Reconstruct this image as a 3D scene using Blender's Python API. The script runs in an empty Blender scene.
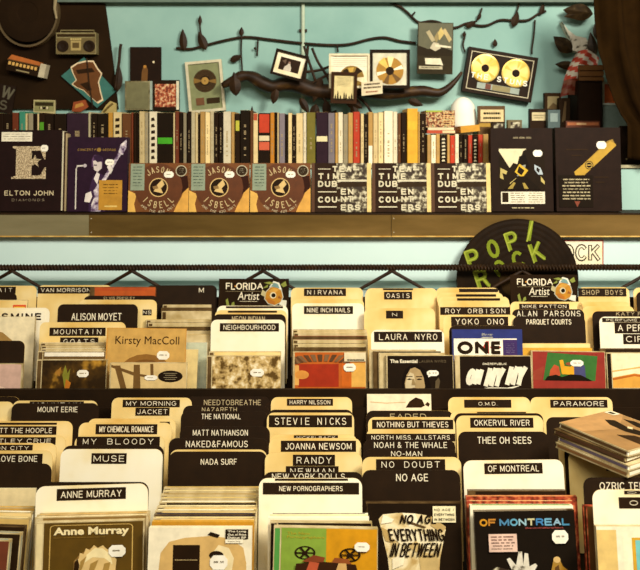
import bpy, math, random
from mathutils import Vector, Matrix, Euler

random.seed(7)
S = bpy.context.scene
COL = S.collection
PI = math.pi

# ------------------------------------------------------------------ camera, world, light, exposure
CAMZ, FPX, HY = 1.55, 800.0, 136.0          # eye height, focal length in pixels, horizon row
cam = bpy.data.cameras.new('camera')
cam.sensor_width = 36.0
cam.lens = FPX / 640 * 36
cam.shift_y = -(285 - HY) / 640
cam.clip_start, cam.clip_end = 0.05, 50
cam.dof.use_dof = True
cam.dof.focus_distance = 1.5
cam.dof.aperture_fstop = 10
cam_o = bpy.data.objects.new('camera', cam)
cam_o.location = (0, 0, CAMZ)
cam_o.rotation_euler = (PI / 2, 0, 0)
COL.objects.link(cam_o)
S.camera = cam_o

w = bpy.data.worlds.new('world')
S.world = w
w.use_nodes = True
bg = w.node_tree.nodes['Background']
bg.inputs[0].default_value = (1.0, 0.86, 0.62, 1)
bg.inputs[1].default_value = 0.17


def area(name, loc, aim, sx, sy, power, col):
    l = bpy.data.lights.new(name, 'AREA')
    l.shape = 'RECTANGLE'
    l.size, l.size_y = sx, sy
    l.energy = power
    l.color = col
    o = bpy.data.objects.new(name, l)
    o.location = loc
    o.rotation_euler = (Vector(aim) - Vector(loc)).to_track_quat('-Z', 'Y').to_euler()
    COL.objects.link(o)
    return o


area('shop_lamp', (1.15, 0.45, 2.55), (0.45, 2.0, 1.3), 0.45, 0.45, 56, (1.0, 0.93, 0.80))
area('overhead_fill', (0.0, 0.0, 2.7), (0.0, 1.6, 1.0), 2.0, 0.6, 42, (1.0, 0.94, 0.82))  # unseen area light added as broad fill from above the racks
S.view_settings.view_transform = 'Standard'
S.view_settings.look = 'None'
S.view_settings.gamma = 1.0
S.view_settings.use_curve_mapping = False
S.view_settings.exposure = 0.0

# ------------------------------------------------------------------ materials
_M = {}


def lin(h):
    h = h.lstrip('#')
    o = []
    for i in (0, 2, 4):
        c = int(h[i:i + 2], 16) / 255
        o.append(c / 12.92 if c <= 0.04045 else ((c + 0.055) / 1.055) ** 2.4)
    return o


def noise_mat(name, stops, scale=8, detail=4, rough=0.6, metal=0.0, stretch=(1, 1, 1), dist=0.0, nrough=0.55, spec=0.22):
    """procedural material: object-space noise through a colour ramp"""
    m = bpy.data.materials.new(name)
    m.use_nodes = True
    nt = m.node_tree
    b = nt.nodes['Principled BSDF']
    b.inputs['Roughness'].default_value = rough
    b.inputs['Metallic'].default_value = metal
    b.inputs['Specular IOR Level'].default_value = spec
    tc = nt.nodes.new('ShaderNodeTexCoord')
    mp = nt.nodes.new('ShaderNodeMapping')
    mp.inputs['Scale'].default_value = stretch
    nz = nt.nodes.new('ShaderNodeTexNoise')
    nz.inputs['Scale'].default_value = scale
    nz.inputs['Detail'].default_value = detail
    nz.inputs['Roughness'].default_value = nrough
    nz.inputs['Distortion'].default_value = dist
    cr = nt.nodes.new('ShaderNodeValToRGB')
    el = cr.color_ramp.elements
    while len(el) < len(stops):
        el.new(0.5)
    for e, (p, h) in zip(el, stops):
        e.position = p
        e.color = (*lin(h), 1)
    nt.links.new(tc.outputs['Object'], mp.inputs['Vector'])
    nt.links.new(mp.outputs['Vector'], nz.inputs['Vector'])
    nt.links.new(nz.outputs['Fac'], cr.inputs['Fac'])
    nt.links.new(cr.outputs['Color'], b.inputs['Base Color'])
    return m


def shade(h, f):
    h = h.lstrip('#')
    return '#' + ''.join('%02x' % max(0, min(255, int(int(h[i:i + 2], 16) * f))) for i in (0, 2, 4))


def M(k):
    """a named material, or a plain printed colour given as #rrggbb"""
    if k not in _M:
        r, g, b = (int(k[i:i + 2], 16) for i in (1, 3, 5))
        if max(r, g, b) < 0x50:
            c = k if b > g + 6 else '#%02x%02x%02x' % (int(r * 0.84), int(g * 0.76), int(b * 0.66))
            c = shade(c, 0.85)
            _M[k] = noise_mat('colour_' + k[1:], [(0.3, shade(c, 0.9)), (0.7, shade(c, 1.08))], 45, 3, 0.6, spec=0.08)
        else:
            _M[k] = noise_mat('colour_' + k[1:], [(0.3, shade(k, 0.93)), (0.7, shade(k, 1.06))], 45, 3, 0.5)
    return _M[k]


_M['black'] = noise_mat('black_card', [(0.3, '#1e1206'), (0.7, '#261708')], 30, 3, 0.6, spec=0.12)
_M['tape'] = noise_mat('black_tape', [(0.3, '#1e1206'), (0.7, '#261708')], 30, 3, 0.55, spec=0.12)
_M['ink'] = noise_mat('pale_ink', [(0.3, '#dccfae'), (0.7, '#ece0c2')], 60, 2, 0.6)
_M['white'] = noise_mat('white_card', [(0.3, '#e2cb90'), (0.48, '#f0e5c4'), (0.8, '#f4eed8')], 9, 3, 0.6)
_M['cream'] = noise_mat('cream_card', [(0.3, '#d0a650'), (0.52, '#e6c880'), (0.78, '#f2e0ac')], 9, 3, 0.6)
_M['edge'] = noise_mat('card_edge', [(0.3, '#b88838'), (0.7, '#e0bc6c')], 30, 2, 0.6)
_M['case'] = noise_mat('clear_case', [(0.35, '#a8905c'), (0.65, '#d8c596')], 25, 2, 0.22)
_M['case_dark'] = noise_mat('smoked_case', [(0.35, '#3a2812'), (0.65, '#6a5230')], 25, 2, 0.22)
_M['sticker'] = noise_mat('price_sticker', [(0.3, '#e6ddc4'), (0.7, '#f6f0de')], 40, 2, 0.6)
_M['iron'] = noise_mat('dark_iron', [(0.3, '#1e1206'), (0.7, '#34210e')], 40, 4, 0.55, 0.0, spec=0.15)
_M['rack'] = noise_mat('black_rack', [(0.3, '#1c1106'), (0.7, '#261809')], 18, 3, 0.6, spec=0.12)
_M['steel'] = noise_mat('brown_steel', [(0.3, '#5e4822'), (0.5, '#866a38'), (0.7, '#b08c50')], 1.6, 6, 0.33, 0.6, (1, 5, 5))
_M['greysteel'] = noise_mat('grey_steel', [(0.3, '#7c7250'), (0.7, '#9a8f6a')], 3, 6, 0.42, 0.4, (1, 6, 6))
_M['gold'] = noise_mat('gold_disc', [(0.3, '#c79a3a'), (0.5, '#e0c067'), (0.75, '#f0dca0')], 14, 2, 0.3, 0.35)
_M['oldgold'] = noise_mat('old_gold', [(0.3, '#6e4710'), (0.5, '#b8862a'), (0.75, '#f0d890')], 22, 2, 0.3, 0.35)
_M['silver'] = noise_mat('silver', [(0.3, '#7d7047'), (0.7, '#a3966a')], 30, 3, 0.35, 0.4)
_M['wall'] = noise_mat('teal_wall', [(0.28, '#789f96'), (0.5, '#90b4a9'), (0.75, '#a9c8bc')], 2.2, 6, 0.75)
_M['pale'] = noise_mat('pale_wall', [(0.3, '#c2dcd6'), (0.7, '#d2e8e1')], 2.5, 5, 0.7)
_M['wood'] = noise_mat('worn_wood', [(0.3, '#3c2510'), (0.7, '#6a4a22')], 20, 4, 0.6, 0, (1, 1, 6))
_M['curtain'] = noise_mat('dark_cloth', [(0.3, '#1c1004'), (0.7, '#231505')], 25, 4, 1.0, spec=0.03)
_M['board'] = noise_mat('dark_board', [(0.3, '#1c1106'), (0.7, '#291a0a')], 9, 5, 0.85, spec=0.08)
_M['vinyl'] = noise_mat('black_vinyl', [(0.3, '#1a1006'), (0.7, '#22160a')], 30, 2, 0.4, spec=0.2)
_M['glitter'] = noise_mat('glitter', [(0.42, '#6b5a42'), (0.5, '#b59c76'), (0.6, '#e0cda6')], 420, 2, 0.4)
_M['mottle'] = noise_mat('mottled_photo', [(0.40, '#5a4014'), (0.52, '#c5a566'), (0.66, '#f0e2ba')], 55, 4, 0.5)
_M['bw'] = noise_mat('black_white_print', [(0.46, '#33261a'), (0.54, '#7d7358'), (0.61, '#c9c1a2')], 75, 5, 0.55)
_M['flame'] = noise_mat('dark_flame_print', [(0.42, '#2c1d0b'), (0.56, '#4a3210'), (0.68, '#b5842c'), (0.76, '#7f8432')], 22, 3, 0.35)
_M['ray'] = noise_mat('feather_print', [(0.4, '#3e2612'), (0.6, '#8a6a45')], 60, 3, 0.45, 0, (3, 1, 1))
_M['mosaic'] = noise_mat('mosaic_print', [(0.42, '#6a2c1a'), (0.52, '#b55a34'), (0.62, '#d8b98a')], 110, 3, 0.5)
_M['crowd'] = noise_mat('speckled_print', [(0.40, '#3a2212'), (0.5, '#a05a30'), (0.56, '#d8c08a'), (0.66, '#4a5a30')], 130, 2, 0.5)
_M['floor'] = noise_mat('floor_boards', [(0.3, '#4c3820'), (0.7, '#6a4f2e')], 4, 5, 0.6)
_M['wood_dark'] = noise_mat('dark_root', [(0.35, '#1e1206'), (0.58, '#34200c'), (0.8, '#6a4c20')], 18, 5, 0.5, 0, (1, 1, 3))
_M['leaf_dark'] = noise_mat('dark_foil_leaf', [(0.4, '#241808'), (0.62, '#3a2b16'), (0.8, '#7d7258')], 60, 4, 0.45, 0.1)
_M['bw_purple'] = noise_mat('purple_print', [(0.40, '#4a3050'), (0.5, '#a596a4'), (0.62, '#e3d8d2')], 70, 4, 0.55)
_M['redrim'] = noise_mat('red_rim', [(0.38, '#5a2410'), (0.52, '#a8432a'), (0.66, '#d0824a')], 90, 3, 0.4)
_M['bag'] = noise_mat('crumpled_paper', [(0.35, '#b8985a'), (0.52, '#dcc792'), (0.7, '#efe2bc')], 38, 3, 0.7, dist=0.6)
_M['bw_pale'] = noise_mat('pale_pattern', [(0.40, '#5a5240'), (0.46, '#cfc6b0'), (0.7, '#e3dcc8')], 60, 3, 0.6)
_M['lampshade'] = noise_mat('white_shade', [(0.3, '#efe8d2'), (0.7, '#f8f3e4')], 10, 2, 0.6)
_M['grey_photo'] = noise_mat('grey_photo', [(0.4, '#5a5030'), (0.6, '#8e8560')], 30, 4, 0.5)


# ------------------------------------------------------------------ mesh builder
_TG = {}


def text_geo(s, bold=0.0, sp=1.0, shear=0.0):
    k = (s, bold, sp, shear)
    if k not in _TG:
        cu = bpy.data.curves.new('t', 'FONT')
        cu.body = s
        cu.size = 1
        cu.offset = bold
        cu.space_character = sp
        cu.shear = shear
        cu.resolution_u = 3
        cu.fill_mode = 'FRONT'
        o = bpy.data.objects.new('t', cu)
        me = o.to_mesh()
        v = [(p.co.x, p.co.y) for p in me.vertices]
        f = [tuple(p.vertices) for p in me.polygons]
        o.to_mesh_clear()
        bpy.data.objects.remove(o)
        bpy.data.curves.remove(cu)
        if v:
            x0 = min(p[0] for p in v); x1 = max(p[0] for p in v)
            y0 = min(p[1] for p in v); y1 = max(p[1] for p in v)
        else:
            x0 = y0 = 0; x1 = y1 = 1
        _TG[k] = (v, f, (x0, y0, x1, y1))
    return _TG[k]


def _arc(cx, cy, rx, ry, a0, a1, n=8):
    return [(cx + rx * math.cos(math.radians(a0 + (a1 - a0) * i / n)), cy + ry * math.sin(math.radians(a0 + (a1 - a0) * i / n))) for i in range(n + 1)]


# capitals, figures and points drawn as strokes in a box of height 1: width, then the strokes
GLYPH = {
    'A': (0.70, [[(0, 0), (0.35, 1), (0.70, 0)], [(0.13, 0.35), (0.57, 0.35)]]),
    'B': (0.60, [[(0, 0), (0, 1)] + _arc(0.35, 0.76, 0.21, 0.24, 90, -90) + [(0, 0.52)], [(0.35, 0.52)] + _arc(0.37, 0.26, 0.23, 0.26, 90, -90) + [(0, 0)]]),
    'C': (0.68, [_arc(0.36, 0.5, 0.36, 0.5, 42, 318, 12)]),
    'D': (0.66, [[(0, 0), (0, 1)] + _arc(0.28, 0.5, 0.38, 0.5, 90, -90) + [(0, 0)]]),
    'E': (0.56, [[(0.55, 1), (0, 1), (0, 0), (0.56, 0)], [(0, 0.52), (0.5, 0.52)]]),
    'F': (0.52, [[(0.52, 1), (0, 1), (0, 0)], [(0, 0.52), (0.46, 0.52)]]),
    'G': (0.72, [_arc(0.36, 0.5, 0.36, 0.5, 42, 340, 12) + [(0.71, 0.46), (0.42, 0.46)]]),
    'H': (0.62, [[(0, 0), (0, 1)], [(0.62, 0), (0.62, 1)], [(0, 0.52), (0.62, 0.52)]]),
    'I': (0.02, [[(0.01, 0), (0.01, 1)]]),
    'J': (0.44, [[(0.44, 1), (0.44, 0.26)] + _arc(0.22, 0.24, 0.22, 0.24, 0, -180)]),
    'K': (0.62, [[(0, 0), (0, 1)], [(0.58, 1), (0, 0.38)], [(0.20, 0.58), (0.62, 0)]]),
    'L': (0.52, [[(0, 1), (0, 0), (0.52, 0)]]),
    'M': (0.74, [[(0, 0), (0, 1), (0.37, 0.12), (0.74, 1), (0.74, 0)]]),
    'N': (0.62, [[(0, 0), (0, 1), (0.62, 0), (0.62, 1)]]),
    'O': (0.74, [_arc(0.37, 0.5, 0.37, 0.5, 0, 360, 16)]),
    'P': (0.58, [[(0, 0), (0, 1)] + _arc(0.33, 0.74, 0.25, 0.26, 90, -90) + [(0, 0.48)]]),
    'Q': (0.74, [_arc(0.37, 0.5, 0.37, 0.5, 0, 360, 16), [(0.46, 0.24), (0.74, -0.04)]]),
    'R': (0.62, [[(0, 0), (0, 1)] + _arc(0.35, 0.75, 0.25, 0.25, 90, -90) + [(0, 0.50)], [(0.38, 0.50), (0.60, 0)]]),
    'S': (0.60, [_arc(0.30, 0.75, 0.27, 0.25, 25, 270, 9) + _arc(0.30, 0.25, 0.30, 0.25, 90, -155, 9)]),
    'T': (0.62, [[(0, 1), (0.62, 1)], [(0.31, 1), (0.31, 0)]]),
    'U': (0.62, [[(0, 1), (0, 0.31)] + _arc(0.31, 0.31, 0.31, 0.31, 180, 360) + [(0.62, 1)]]),
    'V': (0.66, [[(0, 1), (0.33, 0), (0.66, 1)]]),
    'W': (0.96, [[(0, 1), (0.24, 0), (0.48, 1), (0.72, 0), (0.96, 1)]]),
    'X': (0.64, [[(0, 0), (0.64, 1)], [(0, 1), (0.64, 0)]]),
    'Y': (0.66, [[(0, 1), (0.33, 0.45), (0.66, 1)], [(0.33, 0.45), (0.33, 0)]]),
    'Z': (0.60, [[(0, 1), (0.60, 1), (0, 0), (0.60, 0)]]),
    '&': (0.66, [[(0.64, 0), (0.14, 0.72)] + _arc(0.28, 0.82, 0.15, 0.18, 200, -20, 8) + [(0.10, 0.42)] + _arc(0.26, 0.24, 0.24, 0.24, 140, 300, 6) + [(0.62, 0.42)]]),
    '.': (0.02, [[(0.01, 0), (0.01, 0.03)]]),
    '-': (0.30, [[(0, 0.42), (0.30, 0.42)]]),
    '/': (0.34, [[(0, 0), (0.34, 1)]]),
    '4': (0.56, [[(0.42, 0), (0.42, 1), (0, 0.30), (0.56, 0.30)]]),
    '0': (0.54, [_arc(0.27, 0.5, 0.27, 0.5, 0, 360, 14)]),
    '6': (0.54, [_arc(0.27, 0.3, 0.27, 0.3, 0, 360, 12), [(0.0, 0.34), (0.12, 0.75), (0.42, 1)]]),
    '9': (0.54, [_arc(0.27, 0.7, 0.27, 0.3, 0, 360, 12), [(0.54, 0.66), (0.42, 0.25), (0.12, 0)]]),
}


class MB:
    """collects shapes and links them as ONE mesh object"""

    def __init__(self):
        self.v, self.f, self.m, self.keys = [], [], [], []

    def mi(self, k):
        if k not in self.keys:
            self.keys.append(k)
        return self.keys.index(k)

    def add(self, vs, fs, k, mat=None):
        b = len(self.v)
        i = self.mi(k)
        for p in vs:
            p = Vector(p)
            self.v.append(mat @ p if mat is not None else p)
        for f in fs:
            self.f.append(tuple(b + j for j in f))
            self.m.append(i)
        return self

    def box(self, x0, x1, y0, y1, z0, z1, k, mat=None):
        vs = [(x, y, z) for z in (z0, z1) for y in (y0, y1) for x in (x0, x1)]
        fs = [(0, 2, 3, 1), (4, 5, 7, 6), (0, 1, 5, 4), (2, 6, 7, 3), (0, 4, 6, 2), (1, 3, 7, 5)]
        return self.add(vs, fs, k, mat)

    def flat(self, pts, y, k, mat=None):
        """single printed polygon in the XZ plane facing -Y"""
        a = sum(pts[i][0] * pts[(i + 1) % len(pts)][1] - pts[(i + 1) % len(pts)][0] * pts[i][1] for i in range(len(pts)))
        if a < 0:
            pts = pts[::-1]
        return self.add([(p[0], y, p[1]) for p in pts], [tuple(range(len(pts)))], k, mat)

    def prism(self, pts, y0, y1, k, ke=None, kb=None, mat=None):
        """XZ outline extruded from y0 (front) to y1 (back)"""
        a = sum(pts[i][0] * pts[(i + 1) % len(pts)][1] - pts[(i + 1) % len(pts)][0] * pts[i][1] for i in range(len(pts)))
        if a < 0:
            pts = pts[::-1]
        n = len(pts)
        F = [(p[0], y0, p[1]) for p in pts]
        B = [(p[0], y1, p[1]) for p in pts]
        self.add(F, [tuple(range(n))], k, mat)
        self.add(B, [tuple(range(n))[::-1]], kb or ke or k, mat)
        self.add(F + B, [(i, n + i, n + (i + 1) % n, (i + 1) % n) for i in range(n)], ke or k, mat)
        return self

    def ring(self, ro, ri, cx, cz, y0, y1, k, n=32, sx=1.0):
        vs, fs = [], []
        for i in range(n):
            a = 2 * PI * i / n
            c, s = math.cos(a), math.sin(a)
            vs += [(cx + ro * c * sx, y0, cz + ro * s), (cx + ri * c * sx, y0, cz + ri * s), (cx + ro * c * sx, y1, cz + ro * s), (cx + ri * c * sx, y1, cz + ri * s)]
        for i in range(n):
            a, b = 4 * i, 4 * ((i + 1) % n)
            fs += [(a, b, b + 1, a + 1), (a + 2, a + 3, b + 3, b + 2), (a, a + 2, b + 2, b), (a + 1, b + 1, b + 3, a + 3)]
        return self.add(vs, fs, k)

    def frame(self, x0, x1, z0, z1, t, y0, y1, k):
        self.box(x0, x1, y0, y1, z1 - t, z1, k)
        self.box(x0, x1, y0, y1, z0, z0 + t, k)
        self.box(x0, x0 + t, y0, y1, z0 + t, z1 - t, k)
        return self.box(x1 - t, x1, y0, y1, z0 + t, z1 - t, k)

    def tube(self, pts, rad, k, n=8, flat=1.0):
        pts = [Vector(p) for p in pts]
        if not isinstance(rad, (list, tuple)):
            rad = [rad] * len(pts)
        b = len(self.v)
        vs = []
        up = Vector((0, 1, 0))
        for i, p in enumerate(pts):
            t = (pts[min(i + 1, len(pts) - 1)] - pts[max(i - 1, 0)])
            if t.length < 1e-9:
                t = Vector((0, 0, 1))
            t.normalize()
            u = t.cross(up)
            if u.length < 1e-3:
                u = t.cross(Vector((1, 0, 0)))
            u.normalize()
            v = t.cross(u).normalized()
            for j in range(n):
                a = 2 * PI * j / n
                vs.append(p + (u * math.cos(a) + v * math.sin(a) * flat) * rad[i])
        fs = []
        for i in range(len(pts) - 1):
            for j in range(n):
                fs.append((i * n + j, i * n + (j + 1) % n, (i + 1) * n + (j + 1) % n, (i + 1) * n + j))
        fs.append(tuple(range(n))[::-1])
        fs.append(tuple((len(pts) - 1) * n + j for j in range(n)))
        return self.add(vs, fs, k)

    def lathe_y(self, prof, cx, cz, k, n=28):
        """profile of (radius, y) turned about the Y axis through cx, cz"""
        vs, fs = [], []
        for r, y in prof:
            for j in range(n):
                a = 2 * PI * j / n
                vs.append((cx + r * math.cos(a), y, cz + r * math.sin(a)))
        for i in range(len(prof) - 1):
            for j in range(n):
                fs.append((i * n + j, (i + 1) * n + j, (i + 1) * n + (j + 1) % n, i * n + (j + 1) % n))
        fs.append(tuple(range(n))[::-1] if False else tuple(range(n)))
        fs.append(tuple((len(prof) - 1) * n + j for j in range(n))[::-1])
        return self.add(vs, fs, k)

    def leaf(self, p, length, width, ang, k, thick=0.5):
        """pointed iron leaf: lens outline with a ridge; ang 0 points up, clockwise"""
        n = 9
        L, R, F, B = [], [], [], []
        d = Vector((math.sin(ang), 0, math.cos(ang)))
        s = Vector((math.cos(ang), 0, -math.sin(ang)))
        p = Vector(p)
        vs, fs = [], []
        for i in range(n):
            t = i / (n - 1)
            wd = width * 0.5 * (math.sin(PI * t ** 0.8) ** 0.9 if 0 < t < 1 else 0.04)
            c = p + d * (length * t)
            y = Vector((0, wd * thick, 0))
            vs += [c - s * wd, c - y, c + s * wd, c + y]
        for i in range(n - 1):
            for j in range(4):
                fs.append((4 * i + j, 4 * i + (j + 1) % 4, 4 * i + 4 + (j + 1) % 4, 4 * i + 4 + j))
        fs += [(3, 2, 1, 0), tuple(4 * (n - 1) + j for j in range(4))]
        return self.add(vs, fs, k)

    def strokes(self, lines, t, y, k):
        """flat strokes of thickness t along polylines in the XZ plane"""
        q = 0
        for ln in lines:
            for (ax, az), (bx, bz) in zip(ln, ln[1:]):
                q = (q + 1) % 9
                dx, dz = bx - ax, bz - az
                d = math.hypot(dx, dz)
                if d < 1e-9:
                    continue
                ux, uz = dx / d * t / 2, dz / d * t / 2
                e = 0.55
                self.flat([(ax - ux * e - uz, az - uz * e + ux), (ax - ux * e + uz, az - uz * e - ux), (bx + ux * e + uz, bz + uz * e - ux), (bx + ux * e - uz, bz + uz * e + ux)], y - q * 1.2e-5, k)
        return self

    def text(self, s, x0, x1, z0, z1, y, k, bold=0.0, sp=1.0, shear=0.0, mono=False, rot=0.0):
        """lettering fitted in the rectangle x0..x1, z0..z1"""
        n = len(s)
        h = z1 - z0
        lines = []
        if all(ch in GLYPH or ch == ' ' for ch in s):
            wt = 0.118 + bold * 2.2 - (0.01 if mono else 0)
            t = wt * h
            if n > 2:
                t = min(t, (x1 - x0) / n * (0.24 + bold * 2))
            wt = t / h
            if mono:
                pw = (x1 - x0) / n
                for i, ch in enumerate(s):
                    if ch != ' ':
                        gw, gl = GLYPH[ch]
                        aw = pw * 0.60 if gw > 0.1 else 0.0
                        c = x0 + pw * (i + 0.5)
                        lines += [[(c - aw / 2 + (p[0] / max(gw, 0.1)) * aw, z0 + t / 2 + p[1] * (h - t)) for p in g] for g in gl]
            else:
                adv = (0.20 + wt) * sp
                tot = sum((GLYPH[ch][0] if ch != ' ' else 0.12) + adv for ch in s) - adv
                sx = (x1 - x0 - t) / max(tot, 0.05)
                if n == 1 and tot < 0.1:
                    sx = h
                cx = x0 + t / 2
                for ch in s:
                    if ch == ' ':
                        cx += (0.12 + adv) * sx
                        continue
                    gw, gl = GLYPH[ch]
                    lines += [[(cx + p[0] * sx, z0 + t / 2 + p[1] * (h - t)) for p in g] for g in gl]
                    cx += (gw + adv) * sx
            if shear:
                lines = [[(p[0] + (p[1] - (z0 + z1) / 2) * shear, p[1]) for p in g] for g in lines]
            if rot:
                mx, mz = (x0 + x1) / 2, (z0 + z1) / 2
                c, q = math.cos(rot), math.sin(rot)
                lines = [[(mx + (p[0] - mx) * c + (p[1] - mz) * q, mz - (p[0] - mx) * q + (p[1] - mz) * c) for p in g] for g in lines]
            return self.strokes(lines, t, y, k)
        v, f, (a0, b0, a1, b1) = text_geo(s, bold, sp, shear)
        sx, sz = (x1 - x0) / max(a1 - a0, 1e-6), h / max(b1 - b0, 1e-6)
        vs = [Vector((x0 + (p[0] - a0) * sx, y, z0 + (p[1] - b0) * sz)) for p in v]
        if rot:
            c = Vector(((x0 + x1) / 2, y, (z0 + z1) / 2))
            R = Matrix.Rotation(rot, 3, 'Y')
            vs = [c + R @ (q - c) for q in vs]
        return self.add(vs, f, k)

    def build(self, name, parent=None, label=None, smooth=False):
        me = bpy.data.meshes.new(name)
        me.from_pydata([tuple(p) for p in self.v], [], self.f)
        for k in self.keys:
            me.materials.append(M(k))
        me.polygons.foreach_set('material_index', self.m)
        if smooth:
            me.polygons.foreach_set('use_smooth', [True] * len(self.f))
        me.update()
        o = bpy.data.objects.new(name, me)
        COL.objects.link(o)
        if parent is not None:
            o.parent = parent
        if label:
            o['label'] = label
        return o


def thing(name, label, cat, loc=(0, 0, 0), rot=(0, 0, 0), group=None):
    o = bpy.data.objects.new(name, None)
    o.empty_display_size = 0.02
    COL.objects.link(o)
    o.location = loc
    o.rotation_euler = rot
    o['label'], o['category'] = label, cat
    if group:
        o['group'] = group
    return o


def tag(o, label, cat, group=None):
    o['label'], o['category'] = label, cat
    if group:
        o['group'] = group
    return o


def struct(name, mb):
    o = mb.build(name)
    o['kind'] = 'structure'
    return o


def at(px, py, Y):
    """the point at depth Y that lies on the sight line through a pixel"""
    return Vector(((px - 320) * Y / FPX, Y, CAMZ - (py - HY) * Y / FPX))


def X(px, Y):
    return (px - 320) * Y / FPX


def Z(py, Y):
    return CAMZ - (py - HY) * Y / FPX


ORD = ['first', 'second', 'third', 'fourth', 'fifth', 'sixth', 'seventh', 'eighth', 'ninth', 'tenth', 'eleventh', 'twelfth', 'thirteenth', 'fourteenth', 'fifteenth', 'sixteenth', 'seventeenth']


class Art:
    """paints a cover: coordinates 0..1 across and up; printed patches go in the cover's mesh, words in a lettering mesh"""

    def __init__(self, mb, x0, x1, z0, z1, y, vs=1.0):
        self.vs = vs
        self.mb, self.x0, self.z0, self.w, self.h, self.y = mb, x0, z0, x1 - x0, z1 - z0, y
        self.t = MB()

    def q(self, x, z):
        return (self.x0 + x * self.w, self.z0 + (1 - (1 - z) * self.vs) * self.h)

    def nx(self):
        self.y -= 0.00012
        return self.y

    def poly(self, pts, k):
        self.mb.flat([self.q(*p) for p in pts], self.nx(), k)
        return self

    def rect(self, a, b, c, d, k):
        return self.poly([(a, b), (c, b), (c, d), (a, d)], k)

    def disc(self, cx, cz, r, k, rz=None, n=20):
        rz = r * self.w / self.h if rz is None else rz
        return self.poly([(cx + r * math.cos(2 * PI * i / n), cz + rz * math.sin(2 * PI * i / n)) for i in range(n)], k)

    def oct(self, a, b, c, d, k='sticker'):
        e, g = (c - a) * 0.2, (d - b) * 0.3
        return self.poly([(a + e, b), (c - e, b), (c, b + g), (c, d - g), (c - e, d), (a + e, d), (a, d - g), (a, b + g)], k)

    def ring(self, cx, cz, ro, ri, k, n=24):
        a = self.w / self.h
        y = self.nx()
        vs, fs = [], []
        for i in range(n):
            c, s = math.cos(2 * PI * i / n), math.sin(2 * PI * i / n)
            for r in (ro, ri):
                p = self.q(cx + r * c, cz + r * s * a)
                vs.append((p[0], y, p[1]))
        for i in range(n):
            j = (i + 1) % n
            fs.append((2 * i, 2 * j, 2 * j + 1, 2 * i + 1))
        self.mb.add(vs, fs, k)
        return self

    def text(self, s, a, b, c, d, k='ink', **kw):
        p, r = self.q(a, b), self.q(c, d)
        self.t.text(s, p[0], r[0], p[1], r[1], self.nx() - 0.0002, k, **kw)
        return self

    def arc(self, s, cx, cz, r, a0, a1, hgt, k, inward=False, bold=0.0, gw=0.05):
        n = len(s)
        for i, ch in enumerate(s):
            if ch == ' ':
                continue
            a = a0 + (a1 - a0) * (i / (n - 1) if n > 1 else 0.5)
            px, pz = cx + r * math.sin(a), cz + r * math.cos(a) * self.w / self.h
            u = self.q(px, pz)
            g = gw * self.w * (0.45 if ch in 'I1' else 1) / 2
            hh = hgt * self.h / 2
            self.t.text(ch, u[0] - g, u[0] + g, u[1] - hh, u[1] + hh, self.y - 0.0003, k, bold=bold, rot=(a if not inward else a + PI))
        return self

    def lines(self, a, b, c, d, n, k, fill=0.5):
        """rows of small print too small to read, broken into words"""
        st = (d - b) / n
        for i in range(n):
            m = random.uniform(0.0, 0.18) * (c - a)
            x, e = a + m * 0.5, c - m * 0.5
            while x < e - 0.012:
                ln = min(random.uniform(0.03, 0.11), e - x)
                self.y += 0.00012
                self.rect(x, b + st * i + st * (1 - fill) / 2, x + ln, b + st * i + st * (1 + fill) / 2, k)
                x += ln + 0.016
        self.nx()
        return self

# ------------------------------------------------------------------ room shell
YW = 2.40                      # back wall
YS = 2.12                      # face of the upper step that carries the spines
YL = 2.05                      # face of the lower wall under the ledge
ZS = Z(165, YS)                # top of the step
ZL = Z(213, 2.03)              # top of the ledge
mb = MB(); mb.box(-2.6, 2.6, YW, YW + 0.1, 0, 3.1, 'wall'); struct('wall_back', mb)
mb = MB(); mb.box(-2.6, 2.6, YL, YW - 0.0005, 0, ZL - 0.004, 'pale'); struct('wall_lower', mb)
mb = MB(); mb.box(-2.6, 2.6, YS, YW - 0.0005, ZL - 0.0035, ZS - 0.008, 'wall'); struct('wall_step', mb)
mb = MB(); mb.box(-2.6, 2.6, YS - 0.006, YW - 0.0005, ZS - 0.0078, ZS, '#a9a17f'); struct('trim_1', mb)
mb = MB(); mb.box(-2.6, 2.6, -2.0, YL - 0.0005, -0.05, 0, 'floor'); struct('floor', mb)
mb = MB(); mb.box(-2.6, 2.6, YW - 0.03, YW - 0.0005, Z(2, YW - 0.03), Z(-22, YW - 0.03), '#5f6e62'); struct('trim_2', mb)
mb = MB(); mb.box(-2.6, 2.6, YL - 0.004, YL - 0.0005, Z(289, YL), Z(280.5, YL), 'wall'); struct('trim_3', mb)
# ledge with its steel rail (three lengths butted together)
rail = thing('shelf_rail', 'long brown steel rail along the front of the wall ledge', 'rail', (0, YL, Z(237, 2.03)))
h = ZL - Z(237, 2.03)
for i, (a, b, k, dy) in enumerate(((-500, 89, 'greysteel', 0.001), (89, 391, 'steel', 0), (391.5, 1140, 'steel', 0.0005))):
    mb = MB()
    x0, x1 = X(a, 2.03), X(b, 2.03)
    y0 = -0.02 + dy
    mb.box(x0, x1, y0, -0.0006, 0.0, h - 0.0005, k)
    mb.box(x0, x1, y0 - 0.0015, y0 - 0.0001, h - 0.004, h - 0.0005, 'iron')
    mb.box(x0, x1, y0 - 0.0012, y0 - 0.0001, 0.0, 0.003, 'edge')
    if i:
        for zz in (0.012, h - 0.014):
            mb.lathe_y([(0.0012, y0 - 0.001), (0.0012, y0)], x0 + 0.006, zz, 'ink', 8)
    mb.build('rail_length', rail)
mb = MB(); mb.box(-2.6, 2.6, 2.03, YS - 0.0005, ZL - 0.0035, ZL, 'rack'); struct('trim_4', mb)

# ------------------------------------------------------------------ the two racks
FF, LF, LBK = 0.862, math.radians(10), math.radians(8)


def floor_front(y):
    return FF


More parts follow.
